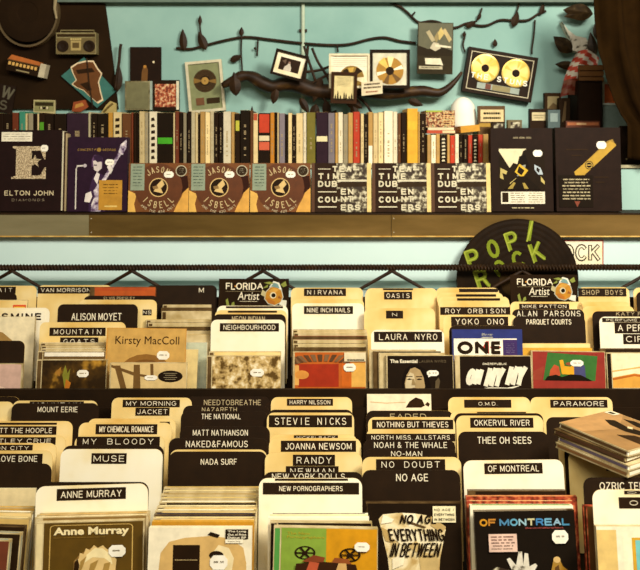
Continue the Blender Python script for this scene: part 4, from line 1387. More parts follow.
def a_guitar(a):
    a.text('CONCERT FOR GEORGE', 0.16, 0.815, 0.80, 0.845, '#a8843a')
    a.disc(0.52, 0.83, 0.035, '#8f6f30')
    a.poly([(0.40, 0.70), (0.44, 0.76), (0.52, 0.76), (0.58, 0.72), (0.58, 0.60), (0.40, 0.60)], '#57395a')
    a.poly([(0.42, 0.68), (0.44, 0.56), (0.50, 0.53), (0.57, 0.58), (0.57, 0.66), (0.50, 0.69)], '#cabdb4')
    a.poly([(0.44, 0.70), (0.50, 0.66), (0.58, 0.68), (0.57, 0.74), (0.5, 0.765), (0.43, 0.745)], '#3d2640')
    a.rect(0.44, 0.615, 0.49, 0.63, '#33203a')
    a.poly([(0.36, 0.0), (0.37, 0.30), (0.42, 0.46), (0.50, 0.53), (0.62, 0.48), (0.68, 0.34), (0.64, 0.0)], '#432a48')
    a.poly([(0.44, 0.44), (0.49, 0.53), (0.54, 0.50), (0.50, 0.36)], '#d8cdc4')
    a.poly([(0.40, 0.0), (0.41, 0.10), (0.46, 0.20), (0.44, 0.28), (0.52, 0.38), (0.60, 0.36), (0.58, 0.24), (0.62, 0.12), (0.56, 0.0)], 'bw_purple')
    a.poly([(0.53, 0.36), (0.58, 0.33), (0.93, 0.82), (0.89, 0.85)], 'bw_purple')
    a.poly([(0.84, 0.78), (0.88, 0.90), (0.98, 0.97), (0.98, 0.86), (0.92, 0.76)], 'bw_purple')
    a.poly([(0.29, 0.13), (0.31, 0.24), (0.40, 0.27), (0.42, 0.20), (0.38, 0.12)], '#d9cfc4')
    a.poly([(0.66, 0.60), (0.70, 0.64), (0.76, 0.56), (0.72, 0.50)], '#d9cfc4')
    a.rect(0.135, 0.03, 0.155, 0.58, '#cfc6b8')
    a.poly([(0.145, 0.57), (0.155, 0.62), (0.26, 0.625), (0.26, 0.605), (0.17, 0.60)], '#cfc6b8')
    a.disc(0.29, 0.615, 0.03, '#b9aeb0')


def st_gold(a, u0, v0, u1, v1):
    a.rect(u0, v0, u1, v1, '#b5832a')
    a.lines(u0 + 0.06, v0 + 0.20, u1 - 0.06, v1 - 0.04, 4, '#6f4d16', 0.3)
    a.rect(u0 + 0.1, v0 + 0.04, u1 - 0.08, v0 + 0.06, '#d8b868')


def a_roundlogo(a):
    a.poly([(0, 0), (0.13, 0), (0.10, 0.16), (0.14, 0.36), (0, 0.44)], '#d8a850')
    a.poly([(1, 0), (0.76, 0), (0.80, 0.12), (0.88, 0.30), (0.94, 0.50), (1, 0.52)], '#d09a44')
    a.poly([(0.74, 0.48), (0.74, 0.72), (0.98, 0.74), (1, 0.5), (0.88, 0.36)], '#452318')
    a.disc(0.50, 0.50, 0.40, '#5a3012')
    a.ring(0.50, 0.50, 0.158, 0.142, '#cfae6e')
    a.disc(0.50, 0.50, 0.142, '#33200f')
    a.poly([(0.42, 0.42), (0.48, 0.56), (0.56, 0.66), (0.60, 0.56), (0.54, 0.48), (0.58, 0.38)], '#d0b070')
    a.poly([(0.40, 0.52), (0.48, 0.54), (0.50, 0.48), (0.42, 0.46)], '#8a6a3a')
    a.arc('JASON', 0.5, 0.5, 0.30, -0.62, 0.50, 0.13, '#c4ac7a', gw=0.05)
    a.arc('ISBELL', 0.5, 0.5, 0.29, PI + 0.80, PI - 0.80, 0.14, '#c4ac7a', inward=True, gw=0.05)
    a.arc('AND THE 400 UNIT', 0.5, 0.5, 0.40, PI + 0.72, PI - 0.72, 0.05, '#d8c49a', inward=True, gw=0.028)
    a.rect(0.035, 0.44, 0.265, 0.985, '#87937a')
    a.lines(0.06, 0.50, 0.24, 0.95, 7, '#5f7060', 0.3)
    a.disc(0.875, 0.84, 0.095, '#b3a98a')
    a.disc(0.875, 0.84, 0.08, '#4a3a26')
    a.lines(0.83, 0.78, 0.92, 0.90, 3, '#b3a98a', 0.4)


def a_stencil(a):
    a.rect(0.0, 0, 0.055, 1, '#52331c')
    a.rect(0.42, 0, 0.93, 1, 'bw')
    a.poly([(0.44, 0.50), (0.93, 0.52), (0.93, 0.62), (0.6, 0.64), (0.44, 0.60)], '#4a3a26')
    a.rect(0.44, 0.62, 0.93, 0.66, '#c9c0a2')
    a.rect(0.055, 0, 0.42, 1, '#3f2b1a')
    a.poly([(0.42, 0.28), (0.56, 0.30), (0.70, 0.34), (0.60, 0.46), (0.42, 0.46)], '#45321e')
    a.poly([(0.42, 0.0), (0.5, 0.0), (0.56, 0.16), (0.42, 0.24)], '#45321e')
    a.rect(0.93, 0, 1, 1, '#dcc07a')
    L = '#cdc3a2'
    def word(s, x, z, wd=0.10, hg=0.125):
        for i, ch in enumerate(s):
            o = wd * 0.27 if ch == 'I' else 0
            a.text(ch, x + i * wd + o, z, x + i * wd + o + wd * (0.78 if ch != 'I' else 0.25), z + hg, L, bold=0.05)
    a.rect(0.11, 0.87, 0.32, 0.885, L)
    word('TEA', 0.35, 0.815, 0.115)
    a.rect(0.70, 0.85, 0.80, 0.885, L)
    word('TIM', 0.11, 0.665, 0.125); word('E', 0.49, 0.665, 0.11)
    word('DUB', 0.11, 0.51, 0.115)
    a.rect(0.11, 0.40, 0.42, 0.42, L)
    word('EN', 0.49, 0.35, 0.12)
    word('COU', 0.11, 0.19, 0.115); word('NT', 0.49, 0.20, 0.115)
    a.rect(0.11, 0.09, 0.42, 0.115, L)
    word('ERS', 0.49, 0.03, 0.115)


def a_road(a):
    a.lines(0.36, 0.865, 0.66, 0.90, 1, '#b5a680', 0.6)
    a.rect(0.13, 0.26, 0.87, 0.75, '#2e2210')
    a.poly([(0.13, 0.75), (0.13, 0.72), (0.30, 0.52), (0.36, 0.58), (0.44, 0.56), (0.52, 0.72), (0.58, 0.75)], '#d8caa0')
    a.poly([(0.40, 0.50), (0.46, 0.66), (0.56, 0.68), (0.62, 0.52)], '#1f160b')
    a.poly([(0.44, 0.54), (0.56, 0.56), (0.54, 0.44), (0.42, 0.42)], '#8f8f80')
    for p in ([(0.46, 0.57), (0.60, 0.49), (0.50, 0.40), (0.38, 0.47)],):
        a.poly(p, '#c9a326')
    a.poly([(0.45, 0.54), (0.54, 0.49), (0.49, 0.43), (0.42, 0.47)], '#2e2210')
    a.poly([(0.70, 0.56), (0.80, 0.52), (0.84, 0.44), (0.76, 0.44), (0.70, 0.50)], '#a9b5b8')
    a.poly([(0.74, 0.53), (0.79, 0.50), (0.77, 0.46), (0.73, 0.49)], '#2e2210')
    for p in ([(0.15, 0.52), (0.26, 0.48), (0.24, 0.44), (0.18, 0.46), (0.20, 0.38), (0.14, 0.40)], [(0.30, 0.34), (0.40, 0.40), (0.42, 0.37), (0.34, 0.27), (0.28, 0.28)], [(0.52, 0.36), (0.56, 0.36), (0.62, 0.27), (0.56, 0.26)], [(0.80, 0.42), (0.86, 0.36), (0.86, 0.32), (0.80, 0.36)]):
        a.poly(p, '#b5a25c')
    a.poly([(0.20, 0.26), (0.44, 0.42), (0.56, 0.42), (0.80, 0.26)], '#241a0c')
    for p in ([(0.26, 0.27), (0.36, 0.35), (0.39, 0.34), (0.34, 0.27)], [(0.50, 0.34), (0.54, 0.34), (0.60, 0.27), (0.53, 0.27)]):
        a.poly(p, '#9a8436')
    a.oct(0.68, 0.655, 0.83, 0.735)
    a.rect(0.15, 0.09, 0.86, 0.235, '#dcd3b8')
    a.rect(0.17, 0.11, 0.27, 0.225, '#3a2a16')
    a.lines(0.30, 0.10, 0.54, 0.23, 5, '#6a5a3c', 0.3)
    a.lines(0.58, 0.10, 0.84, 0.23, 5, '#8a7a5a', 0.3)
    a.lines(0.3, 0.025, 0.7, 0.06, 1, '#a89a72', 0.4)


def a_sash(a):
    a.poly([(0.30, 0.42), (0.36, 0.42), (0.92, 0.80), (0.88, 0.86), (0.80, 0.84), (0.28, 0.46)], '#8f6f22')
    a.poly([(0.30, 0.42), (0.42, 0.42), (0.93, 0.78), (0.93, 0.80), (0.84, 0.84), (0.28, 0.47)], '#b08a2a')
    a.disc(0.51, 0.55, 0.065, '#2a1d0d')
    a.ring(0.51, 0.55, 0.052, 0.042, '#c9a54a')
    a.rect(0.475, 0.545, 0.545, 0.555, '#c9a54a')
    a.oct(0.63, 0.745, 0.78, 0.835)
    for z, x0, x1 in ((0.73, 0.16, 0.50), (0.66, 0.24, 0.40), (0.40, 0.58, 0.80), (0.34, 0.60, 0.74)):
        a.rect(x0, z, x1, z + 0.012, '#45321c')
    a.rect(0.04, 0.05, 0.56, 0.43, '#241809')
    a.lines(0.09, 0.13, 0.52, 0.40, 7, '#b5a67e', 0.4)
    a.poly([(0.27, 0.12), (0.36, 0.12), (0.315, 0.05)], '#7a3a24')


e0 = boxset(0, 62.5, 131, 'dark purple box set with a big glittering E', dict(bg='#2e1c1a', body='#2e1c1a', art=a_bigE, stickers=[(PR, 0.66, 0.735, 0.78, 0.815)]), depth=0.028)
m = MB()
hh = (Z(131, 2.062) - ZL)
m.box(0.0, 0.004, 0.001, 0.027, 0.002, hh - 0.002, '#c9bfa0'); m.box(0.004, 0.0085, 0.001, 0.027, 0.001, hh - 0.004, '#4a3426'); m.box(0.0085, 0.0125, 0.001, 0.027, 0.001, hh - 0.008, '#a08c68')
b = m.build('page_edges', e0)
b.location = (62.5 * 2.062 / FPX / 2 + 0.0002, 0, 0)
boxset(68.5, 128, 138, 'purple concert box set with a guitarist at a microphone', dict(bg='#301a2c', body='#3a2436', art=a_guitar, stickers=[(PR, 0.63, 0.62, 0.78, 0.70), ('promo', 0.53, 0.02, 0.92, 0.42, st_gold)]), depth=0.024)
for i, l in enumerate((129, 189.5, 250.5)):
    boxset(l, l + 60, 163.5, 'brown sleeve with a round bird emblem, %s of the three' % ('leftmost', 'middle', 'rightmost')[i],
           dict(bg='#6e4018', body='#c9a870', art=a_roundlogo, stickers=[(PR, 0.59, 0.70, 0.75, 0.83)], group='brown sleeves with a round emblem'), Y=2.058, depth=0.007, lean=0.1, cat='record sleeve', name='record_sleeve')
for i, (l, r) in enumerate(((311.5, 371), (372, 430.5), (431, 490))):
    boxset(l, r, 163.5, 'black and white stencil-letter sleeve, %s of the three' % ('leftmost', 'middle', 'rightmost')[i],
           dict(bg='#3f2b1a', body='#d8c08a', art=a_stencil, group='stencil-letter sleeves'), Y=2.058, depth=0.007, lean=0.1, cat='record sleeve', name='record_sleeve')
boxset(490.5, 552, 129, 'black box set with a road picture and a white caption strip', dict(bg='#33241a', body='#3b2a1e', art=a_road), depth=0.03)
boxset(555, 620, 128.5, 'black box set with a slanting gold band', dict(bg='#33241a', body='#3b2a1e', art=a_sash), depth=0.03)
boxset(622, 690, 124, 'dark box at the end of the ledge, half behind the curtain', dict(bg='#2e2013', body='#33241a', art=lambda a: (a.rect(0.06, 0.3, 0.16, 0.33, '#8f7f5a'), a.rect(0.04, 0.40, 0.9, 0.41, '#4a3826'))), Y=2.16, depth=0.02) if False else None
bx = case(Z(126, 2.15) - ZS, 66 * 2.15 / FPX, 0.02, dict(bg='#2e2013', body='#33241a', spine=0, cat='box set', name='box_set', art=lambda a: (a.rect(0.06, 0.12, 0.16, 0.16, '#8f7f5a'), a.rect(0.04, 0.30, 0.9, 0.31, '#4a3826'))), 'dark box at the end of the upper step, under the curtain')
bx.location = (X(655, 2.15), 2.15, ZS + 0.0004)

# ------------------------------------------------------------------ spines on the upper step
K = {'dark': '#33220f', 'black': '#2a1c0d', 'rust': '#6f3216', 'green': '#3f8f72', 'cream': '#d8c089', 'grey': '#8f8468', 'ochre': '#a87a2c', 'brown': '#5a3414', 'tan': '#b08848', 'white': '#e2d6b4',
     'violet': '#7d7276', 'olive': '#6e6420', 'purple': '#3a2430', 'red': '#b0361a', 'orange': '#c07c22', 'yellow': '#cf9a2c', 'pale': '#c4b68e'}
# left edge, right edge, top row, colour, extra mark
SP = [(-14, -6, 113, 'brown'), (-6, 3, 113, 'dark'), (3, 12, 114, 'black'), (12, 18.5, 113, 'rust'), (19, 25, 112, 'green'), (25, 28, 113, 'cream'), (28, 33, 114, 'grey'), (33, 37, 114, 'black'), (37, 39, 113, 'cream'),
      (39, 44.5, 113, 'dark', ('#4f8f20', 0.42, 0.82)), (44.5, 54, 114, 'black'), (54, 66, 114, 'black'), (66.5, 88, 113, 'purple'), (88, 91, 112.5, 'pale'), (91, 97, 113, 'dark'), (97, 108, 113, 'black'),
      (108, 113, 113, 'ochre'), (113, 121.5, 112, 'cream', 'glyph'), (122, 131, 114, 'brown'), (131, 133.5, 113, 'rust'), (133.5, 136.5, 113, 'dark'), (136.5, 139, 113, 'black'), (139, 144.5, 112, 'cream'), (144.5, 148.5, 113, 'grey'),
      (149, 157, 112, 'white', 'glyph'), (157, 173, 113, 'black', ('#3f9a1c', 0.40, 0.52)), (173, 175, 113, 'cream'), (175, 179, 112, 'rust'), (179, 183, 113, 'black'), (183, 186.5, 113, 'grey'), (187, 191, 112, 'black'),
      (191, 195, 112, 'pale'), (195, 198, 112.5, 'cream'), (198, 200, 114, 'dark'), (200, 205, 112, 'tan'), (205, 210, 113, 'cream'), (210, 214, 111, 'pale'), (214, 218.5, 112, 'dark'), (218.5, 223, 112, 'black'),
      (223, 231, 112, 'white'), (231, 235, 112.5, 'tan'), (235, 240, 113, 'dark', ('#b5b03a', 0.66, 0.86)), (240, 250, 110, 'black'), (250, 253, 111, 'brown'), (253, 258, 113, 'cream', ('#a8492a', 0.86, 0.99)),
      (258.5, 270, 113, 'black', ('#b83a1c', 0.62, 0.98), ('#d5c39a', 0.46, 0.56), ('#c4583a', 0.28, 0.44)), (270, 274.5, 112, 'orange'), (274.5, 277, 112, 'black'), (277, 279, 113, 'cream'), (279, 285, 113, 'violet'),
      (285, 288, 114, 'black'), (288, 292, 113, 'cream'), (292, 296, 114, 'dark'), (296, 303, 113, 'cream'), (303, 306.5, 112.5, 'white'), (306.5, 315.5, 112, 'olive'), (316, 328, 112, 'purple', ('#d9cc9c', 0.44, 0.54)),
      (328, 335, 113, 'violet'), (335, 338, 113, 'tan'), (338, 343, 112, 'white'), (343, 348, 114, 'grey'), (348, 353, 113, 'tan'), (353, 360, 112, 'red'), (360.5, 364, 114, 'cream'), (364, 368, 114, 'black'),
      (368, 373, 112, 'tan', ('#ece2c6', 0.0, 0.36)), (373, 378, 113, 'cream'), (378, 383.5, 112, 'cream'), (384, 393, 111, 'white'), (393, 397.5, 111.5, 'white'), (397.5, 401, 113, 'brown'), (401, 406.5, 112, 'dark'), (407, 418, 109, 'yellow', ('#e0ac30', 0.62, 0.78)), (418, 420, 112, 'tan'),
      (420, 426, 113, 'dark')]
SH = [(427, 431, 134, 'tan'), (431, 436, 135, 'white'), (436, 440, 134, 'tan'), (440, 447, 135, 'black', 'glyph'), (447, 450, 134, 'tan'), (450, 455, 135, 'red'), (455, 459, 134, 'white'), (459, 463, 135, 'dark'), (463, 468, 135, 'black'),
      (468, 472.5, 135, 'red'), (472.5, 478, 136, 'black', 'glyph'), (478, 483, 135, 'red'), (483, 489.5, 134, 'tan'), (489.5, 496, 135, 'dark')]
SEC = [(64, 'above the box with the big E'), (128, 'above the concert box'), (189.5, 'above the leftmost round-emblem sleeve'), (250, 'above the middle round-emblem sleeve'), (311, 'above the rightmost round-emblem sleeve'),
       (372, 'above the leftmost stencil sleeve'), (430, 'above the middle stencil sleeve'), (999, 'above the rightmost stencil sleeve')]
cnt = {}
YP = 2.145
for s in SP + SH:
    l, r, py, k = s[:4]
    c = (l + r) / 2
    sec = next(t for lim, t in SEC if c < lim)
    cnt[sec] = cnt.get(sec, 0) + 1
    wdt = 'thin' if r - l < 4 else ('wide' if r - l > 8 else 'narrow')
    y = YP + random.uniform(-0.002, 0.004)
    h = Z(py + random.uniform(-0.5, 0.8), y) - ZS
    x0, x1 = X(l, y) + 0.0006, X(r, y) - 0.0006
    t = thing('disc_spine', '%s %s spine, %s from the left %s' % (wdt, k, ORD[cnt[sec] - 1], sec), 'box set' if r - l > 8 else 'CD', ((x0 + x1) / 2, y, ZS + 0.0003), group='upright spines on the upper step')
    w2 = (x1 - x0) / 2
    m = MB()
    b = min(0.0012, w2 * 0.4)
    sh_ = shade(K[k], random.uniform(0.86, 1.06))
    vs = [(-w2, b, 0), (-w2 + b, 0, 0), (w2 - b, 0, 0), (w2, b, 0), (w2, 0.13, 0), (-w2, 0.13, 0)]
    vs += [(p[0], p[1], h) for p in vs]
    fs = [(i, (i + 1) % 6, 6 + (i + 1) % 6, 6 + i) for i in range(6)] + [(5, 4, 3, 2, 1, 0), (6, 7, 8, 9, 10, 11)]
    m.add(vs, fs, sh_)
    m.box(-w2 + 0.0002, w2 - 0.0002, 0.001, 0.129, h, h + 0.0003, random.choice(['edge', '#c9b078', '#5a4020']))
    m.build('case', t)
    for q in s[4:]:
        m = MB()
        if q == 'glyph':
            n = 7
            for i in range(n):
                z = h * (0.10 + 0.12 * i)
                m.flat([(-w2 * 0.5, z), (w2 * 0.55, z + 0.001), (w2 * random.uniform(0.1, 0.6), z + h * 0.07), (-w2 * 0.45, z + h * 0.06)], -0.0003, '#3a2a16' if k != 'black' else '#cfc3a0')
            m.build('spine_print', t)
        else:
            m.flat([(-w2 + b, h * q[1]), (w2 - b, h * q[1]), (w2 - b, h * q[2]), (-w2 + b, h * q[2])], -0.0003, q[0])
            m.build('spine_label', t)
    if r - l > 3 and len(s) == 4:
        m = MB()
        e = '#9a8660' if k in ('dark', 'black', 'purple', 'red', 'rust', 'brown', 'olive', 'green', 'orange') else '#a08a5c'
        z0 = h * random.uniform(0.12, 0.3); z1 = h * random.uniform(0.6, 0.9)
        n = int((z1 - z0) / 0.004)
        for i in range(n):
            if random.random() < 0.6:
                m.flat([(-w2 * 0.22, z0 + i * 0.004), (w2 * 0.22, z0 + i * 0.004), (w2 * 0.22, z0 + i * 0.004 + 0.0026), (-w2 * 0.22, z0 + i * 0.004 + 0.0026)], -0.0003, e)
        if m.f:
            m.build('spine_print', t)

# ------------------------------------------------------------------ things on the back wall
YF = YW - 0.0006                       # backs of the things that hang flat


def hung(name, label, cat, l, r, t_, b, thk, roll=0.0, back=YF, group=None):
    """a thing hung with its back at depth BACK; returns its Empty (at its lower edge) and its width and height"""
    Y = back - thk
    w, h = (r - l) * Y / FPX, (b - t_) * Y / FPX
    c = at((l + r) / 2, (t_ + b) / 2, Y)
    loc = (c.x - math.sin(roll) * h / 2, Y, c.z - math.cos(roll) * h / 2)
    return thing(name, label, cat, loc, (0, roll, 0), group), w, h


def picture(name, label, cat, l, r, t_, b, roll, fcol, ft, mat, mt, prn, art=None, thk=0.014, back=YF):
    """frame, mat board and print"""
    t, w, h = hung(name, label, cat, l, r, t_, b, thk, roll, back)
    m = MB(); m.frame(-w / 2, w / 2, 0, h, ft, 0, thk, fcol); m.build('frame', t)
    m = MB(); m.box(-w / 2 + ft, w / 2 - ft, 0.005, thk, ft, h - ft, mat)
    a = Art(m, -w / 2 + ft, w / 2 - ft, ft, h - ft, 0.005)
    o = m
    if prn:
        m.build('mat_board', t)
        m = MB()
        i = ft + mt
        m.box(-w / 2 + i, w / 2 - i, 0.0045, 0.005, i, h - i, prn)
        a = Art(m, -w / 2 + i, w / 2 - i, i, h - i, 0.0044)
        if art:
            art(a)
        p = m.build('print', t)
    else:
        if art:
            art(a)
        p = m.build('print', t)
    if a.t.f:
        a.t.build('lettering', p)
    return t


# conduit
t, w, h = hung('conduit', 'thin vertical pipe running down the teal wall', 'pipe', 301, 305, -22, 112, 0.012)
m = MB(); m.tube([(0, 0.006, 0), (0, 0.006, h)], 0.0055, 'grey_pipe' if False else '#b5c2a8', 10); m.build('pipe', t)
for z in (0.06, 0.24):
    m = MB(); m.box(-0.012, 0.012, 0.004, 0.0115, z, z + 0.008, 'iron'); m.build('clip', t)

# dark panel with the things fixed to it
t, w, h = hung('display_board', 'large dark board covering the wall in the upper corner', 'board', -150, 104, -24, 109, 0.01)
m = MB()
u = YW / FPX
m.prism([(-w / 2, 0), (w / 2 + 14 * u, 0), (w / 2 + 7.5 * u, h - 76 * u), (w / 2, h - 22 * u), (w / 2, h), (-w / 2, h)], 0, 0.0095, 'board')
m.build('board', t)
YBD = YF - 0.0105                       # front of the board

t, w, h = hung('wall_disc', 'big dark disc with a worn pale rim on the dark board', 'disc', -4, 58, -23, 47, 0.024, 0, YBD)
m = MB(); m.lathe_y([(0.004, 0.0035), (0.03, 0.0035), (0.032, 0.0025), (0.06, 0.002), (0.088, 0.004)], 0, h / 2, 'board', 36); m.build('disc', t)
m = MB(); m.ring(h / 2, h / 2 - 0.006, 0, h / 2, 0.0, 0.024, '#5a4a30', 48, w / h); m.build('rim', t)
m = MB()
pts = [(0.085, 0.0, h / 2 + 0.1), (0.080, -0.002, h / 2 + 0.07), (0.086, -0.003, h / 2 + 0.045), (0.082, -0.002, h / 2 + 0.01), (0.088, -0.002, h / 2 - 0.02)]
m.tube(pts, [0.003, 0.005, 0.0055, 0.004, 0.003], '#9a8a66', 7, 0.6); m.build('peeling_tape', t)

t, w, h = hung('boombox', 'small silver boombox with two round speakers', 'boombox', 56, 96, 32.5, 54, 0.03, 0, YBD)
m = MB(); m.box(-w / 2, w / 2, 0, 0.03, 0, h, 'silver'); m.box(-w / 2 + 0.003, w / 2 - 0.003, -0.0006, 0, h * 0.80, h * 0.93, '#4a3a1e'); m.box(-w / 2 + 0.002, w / 2 - 0.002, -0.0004, 0, 0.002, h * 0.74, '#6a5a34'); m.build('body', t)
for s in (-1, 1):
    m = MB(); m.lathe_y([(0.006, -0.001), (0.012, -0.0026), (0.0165, -0.0026), (0.0175, -0.0004)], s * w * 0.33, h * 0.36, 'black', 24); m.build('speaker', t)
m = MB(); m.box(-0.015, 0.015, -0.002, 0, h * 0.16, h * 0.62, '#a8935a'); m.box(-0.010, 0.010, -0.0026, -0.002, h * 0.28, h * 0.52, '#5a4620'); m.build('cassette_door', t)
m = MB()
for i in range(5):
    m.box(-0.016 + i * 0.0066, -0.011 + i * 0.0066, -0.002, 0, h * 0.65, h * 0.73, '#bda868')
m.build('button', t)
m = MB(); m.tube([(-w * 0.42, 0.014, h), (-w * 0.42, 0.014, h + 0.008), (w * 0.42, 0.014, h + 0.008), (w * 0.42, 0.014, h)], 0.002, 'silver', 6); m.build('handle', t)

t, w, h = hung('toy_bus', 'tilted toy tram car with an orange top and a white end', 'toy', 7, 46, 58, 74, 0.03, 0.22, YBD)
m = MB(); m.box(-w / 2, w / 2 - 0.018, 0, 0.03, 0, h * 0.62, '#33220f'); m.box(-w / 2 - 0.001, w / 2 - 0.018, -0.002, 0.0295, h * 0.62, h * 0.70, '#5a3a14'); m.build('body', t)
m = MB(); m.prism([(-w / 2, h * 0.70), (w / 2 - 0.018, h * 0.70), (w / 2 - 0.022, h * 0.92), (-w / 2 + 0.008, h)], -0.001, 0.0295, '#b5652a'); m.build('roof', t)
for i in range(8):
    m = MB(); x = -w / 2 + 0.004 + i * 0.0112; m.box(x, x + 0.007, -0.0018, 0, h * 0.36, h * 0.56, '#d8a85a'); m.build('window', t)
m = MB(); m.box(w / 2 - 0.0178, w / 2, -0.001, 0.0295, 0, h * 0.86, '#bfb395'); m.build('end_panel', t)
m = MB(); m.box(-w / 2 + 0.03, w / 2 - 0.045, -0.001, 0, h * 0.08, h * 0.16, '#9a8a60'); m.build('side_stripe', t)

# teal tile with the pale-rimmed brown shape
t = thing('wall_tile', 'teal diamond tile with a pale-rimmed brown shape', 'tile', at(97, 108, YBD - 0.006))
m = MB()
o = at(97, 108, YBD - 0.006)
def wp(px, py):
    p = at(px, py, YBD - 0.006)
    return (p.x - o.x, p.z - o.z)
m.prism([wp(*p) for p in ((61, 76), (84, 57), (116, 91), (97, 108))], 0, 0.0055, '#376a60')
m.build('tile', t)
shape = [(72, 68), (78, 64), (86, 62), (93, 62), (97, 69), (101, 74), (98, 82), (100, 92), (102, 99), (97, 102), (90, 96), (84, 90), (77, 87), (73, 84), (77, 80), (74, 74)]
cx, cy = 87, 81
m = MB()
m.prism([wp(cx + (x - cx) * 1.10, cy + (y - cy) * 1.08) for x, y in shape], -0.0008, -0.0001, '#e0c9a0')
m.prism([wp(x, y) for x, y in shape], -0.0014, -0.0008, '#633a14')
for pts in ([(76, 70), (92, 68), (95, 72), (78, 74)], [(80, 84), (88, 82), (92, 90), (88, 91)]):
    m.prism([wp(*p) for p in pts], -0.0018, -0.0014, '#3f2a12')
m.build('shape', t)
m = MB(); m.tube([(wp(87, 58)[0], -0.003, wp(87, 58)[1]), (wp(89, 80)[0], -0.003, wp(89, 80)[1]), (wp(93, 107)[0], -0.003, wp(93, 107)[1])], 0.002, 'iron', 6); m.build('strap', t)

t, w, h = hung('cassette_tape', 'cream cassette tape at the foot of the dark board', 'cassette', 33.5, 55, 100, 114, 0.008, 0.02, YBD)
m = MB(); m.box(-w / 2, w / 2, 0, 0.0075, 0, h, '#b8ac7a'); m.box(-w / 2 + 0.003, w / 2 - 0.003, -0.0005, 0, 0.008, h - 0.003, '#8f8a58'); m.build('shell', t)
m = MB(); m.box(-w / 2 + 0.005, w / 2 - 0.005, -0.0010, -0.0005, h * 0.58, h * 0.84, '#4a4426'); m.box(-w * 0.22, w * 0.22, -0.0010, -0.0005, h * 0.34, h * 0.52, '#33240f'); m.build('label', t)
for s in (-1, 1):
    m = MB(); m.lathe_y([(0.0025, -0.0016), (0.004, -0.0010)], s * w * 0.14, h * 0.43, '#c9bc90', 10); m.build('reel', t)

t, w, h = hung('record_sleeve', 'dark sleeve with big grey letters in the corner', 'record sleeve', -14, 14, 84, 112, 0.006, 0.16, YBD)
m = MB(); m.box(-w / 2, w / 2, 0, 0.0055, 0, h, '#33251a'); m.build('sleeve', t)
m = MB(); m.text('W', w * 0.02, w * 0.46, h * 0.5, h * 0.95, -0.0004, '#5f5946', bold=0.02, rot=0.2); m.build('letter', t); m = MB(); m.text('S', w * 0.02, w * 0.3, h * 0.1, h * 0.45, -0.0004, '#554f3e', bold=0.02); m.build('letter', t)
t, w, h = hung('button_badge', 'small orange badge below the teal tile', 'badge', 71, 88, 101, 112, 0.006, -0.2, YBD)
m = MB(); m.prism([(-w / 2, h * 0.2), (0, 0), (w / 2, h * 0.3), (w * 0.4, h), (-w * 0.3, h)], 0, 0.0055, '#8f4420'); m.flat([(-w * 0.3, h * 0.4), (w * 0.3, h * 0.5), (w * 0.2, h * 0.8), (-w * 0.2, h * 0.75)], -0.0004, '#b5823a'); m.build('badge', t)
t, w, h = hung('small_ornament', 'pale ornament beside the lower tip of the teal tile', 'ornament', 101, 116, 101, 113, 0.012, 0.0, YBD)
m = MB(); m.prism([(-w / 2, 0), (w / 2, 0), (w * 0.5, h * 0.8), (w * 0.1, h), (-w * 0.2, h * 0.6)], 0, 0.0115, '#b09a5c'); m.tube([(-w * 0.3, -0.001, h * 0.1), (0, -0.002, h * 0.5), (w * 0.3, -0.001, h * 0.8)], 0.003, '#6a5426', 6); m.build('body', t)

# wrought iron pieces
def iron_path(pts, rad, Y, k='iron', mb=None, flat=0.8):
    m = mb or MB()
    m.tube([at(x, y, Y) - O for x, y in pts], rad, k, 8, flat)
    return m

def smooth(pts, n=4):
    out = []
    for i in range(len(pts) - 1):
        p0, p1, p2, p3 = pts[max(i - 1, 0)], pts[i], pts[i + 1], pts[min(i + 2, len(pts) - 1)]
        for k in range(n):
            t = k / n
            out.append(tuple(0.5 * ((2 * p1[d]) + (-p0[d] + p2[d]) * t + (2 * p0[d] - 5 * p1[d] + 4 * p2[d] - p3[d]) * t * t + (-p0[d] + 3 * p1[d] - 3 * p2[d] + p3[d]) * t ** 3) for d in range(len(p0))))
    out.append(pts[-1])
    return out

YI = YW - 0.0085
def iron(label, stem, rad, leaves, rods=(), pins=()):
    global O
    O = at(stem[0][0], stem[0][1], YI)
    t = thing('iron_branch', label, 'wall decoration', O)
    iron_path(smooth(stem), rad, YI).build('stem', t, smooth=True)
    for r in rods:
        iron_path(smooth(r), 0.0026, YI - 0.001).build('twig', t, smooth=True)
    for (x, y, ln, wd, a) in leaves:
        m = MB(); p = at(x, y, YI - 0.004) - O
        m.leaf(p, ln * YI / FPX, wd * YI / FPX, math.radians(a), 'iron', 0.35); m.build('leaf', t)
    for (x, y) in pins:
        m = MB(); p = at(x, y, YI) - O
        m.tube([p, (p.x, YF - O.y, p.z)], 0.0025, 'iron', 6); m.build('wall_pin', t)
    return t

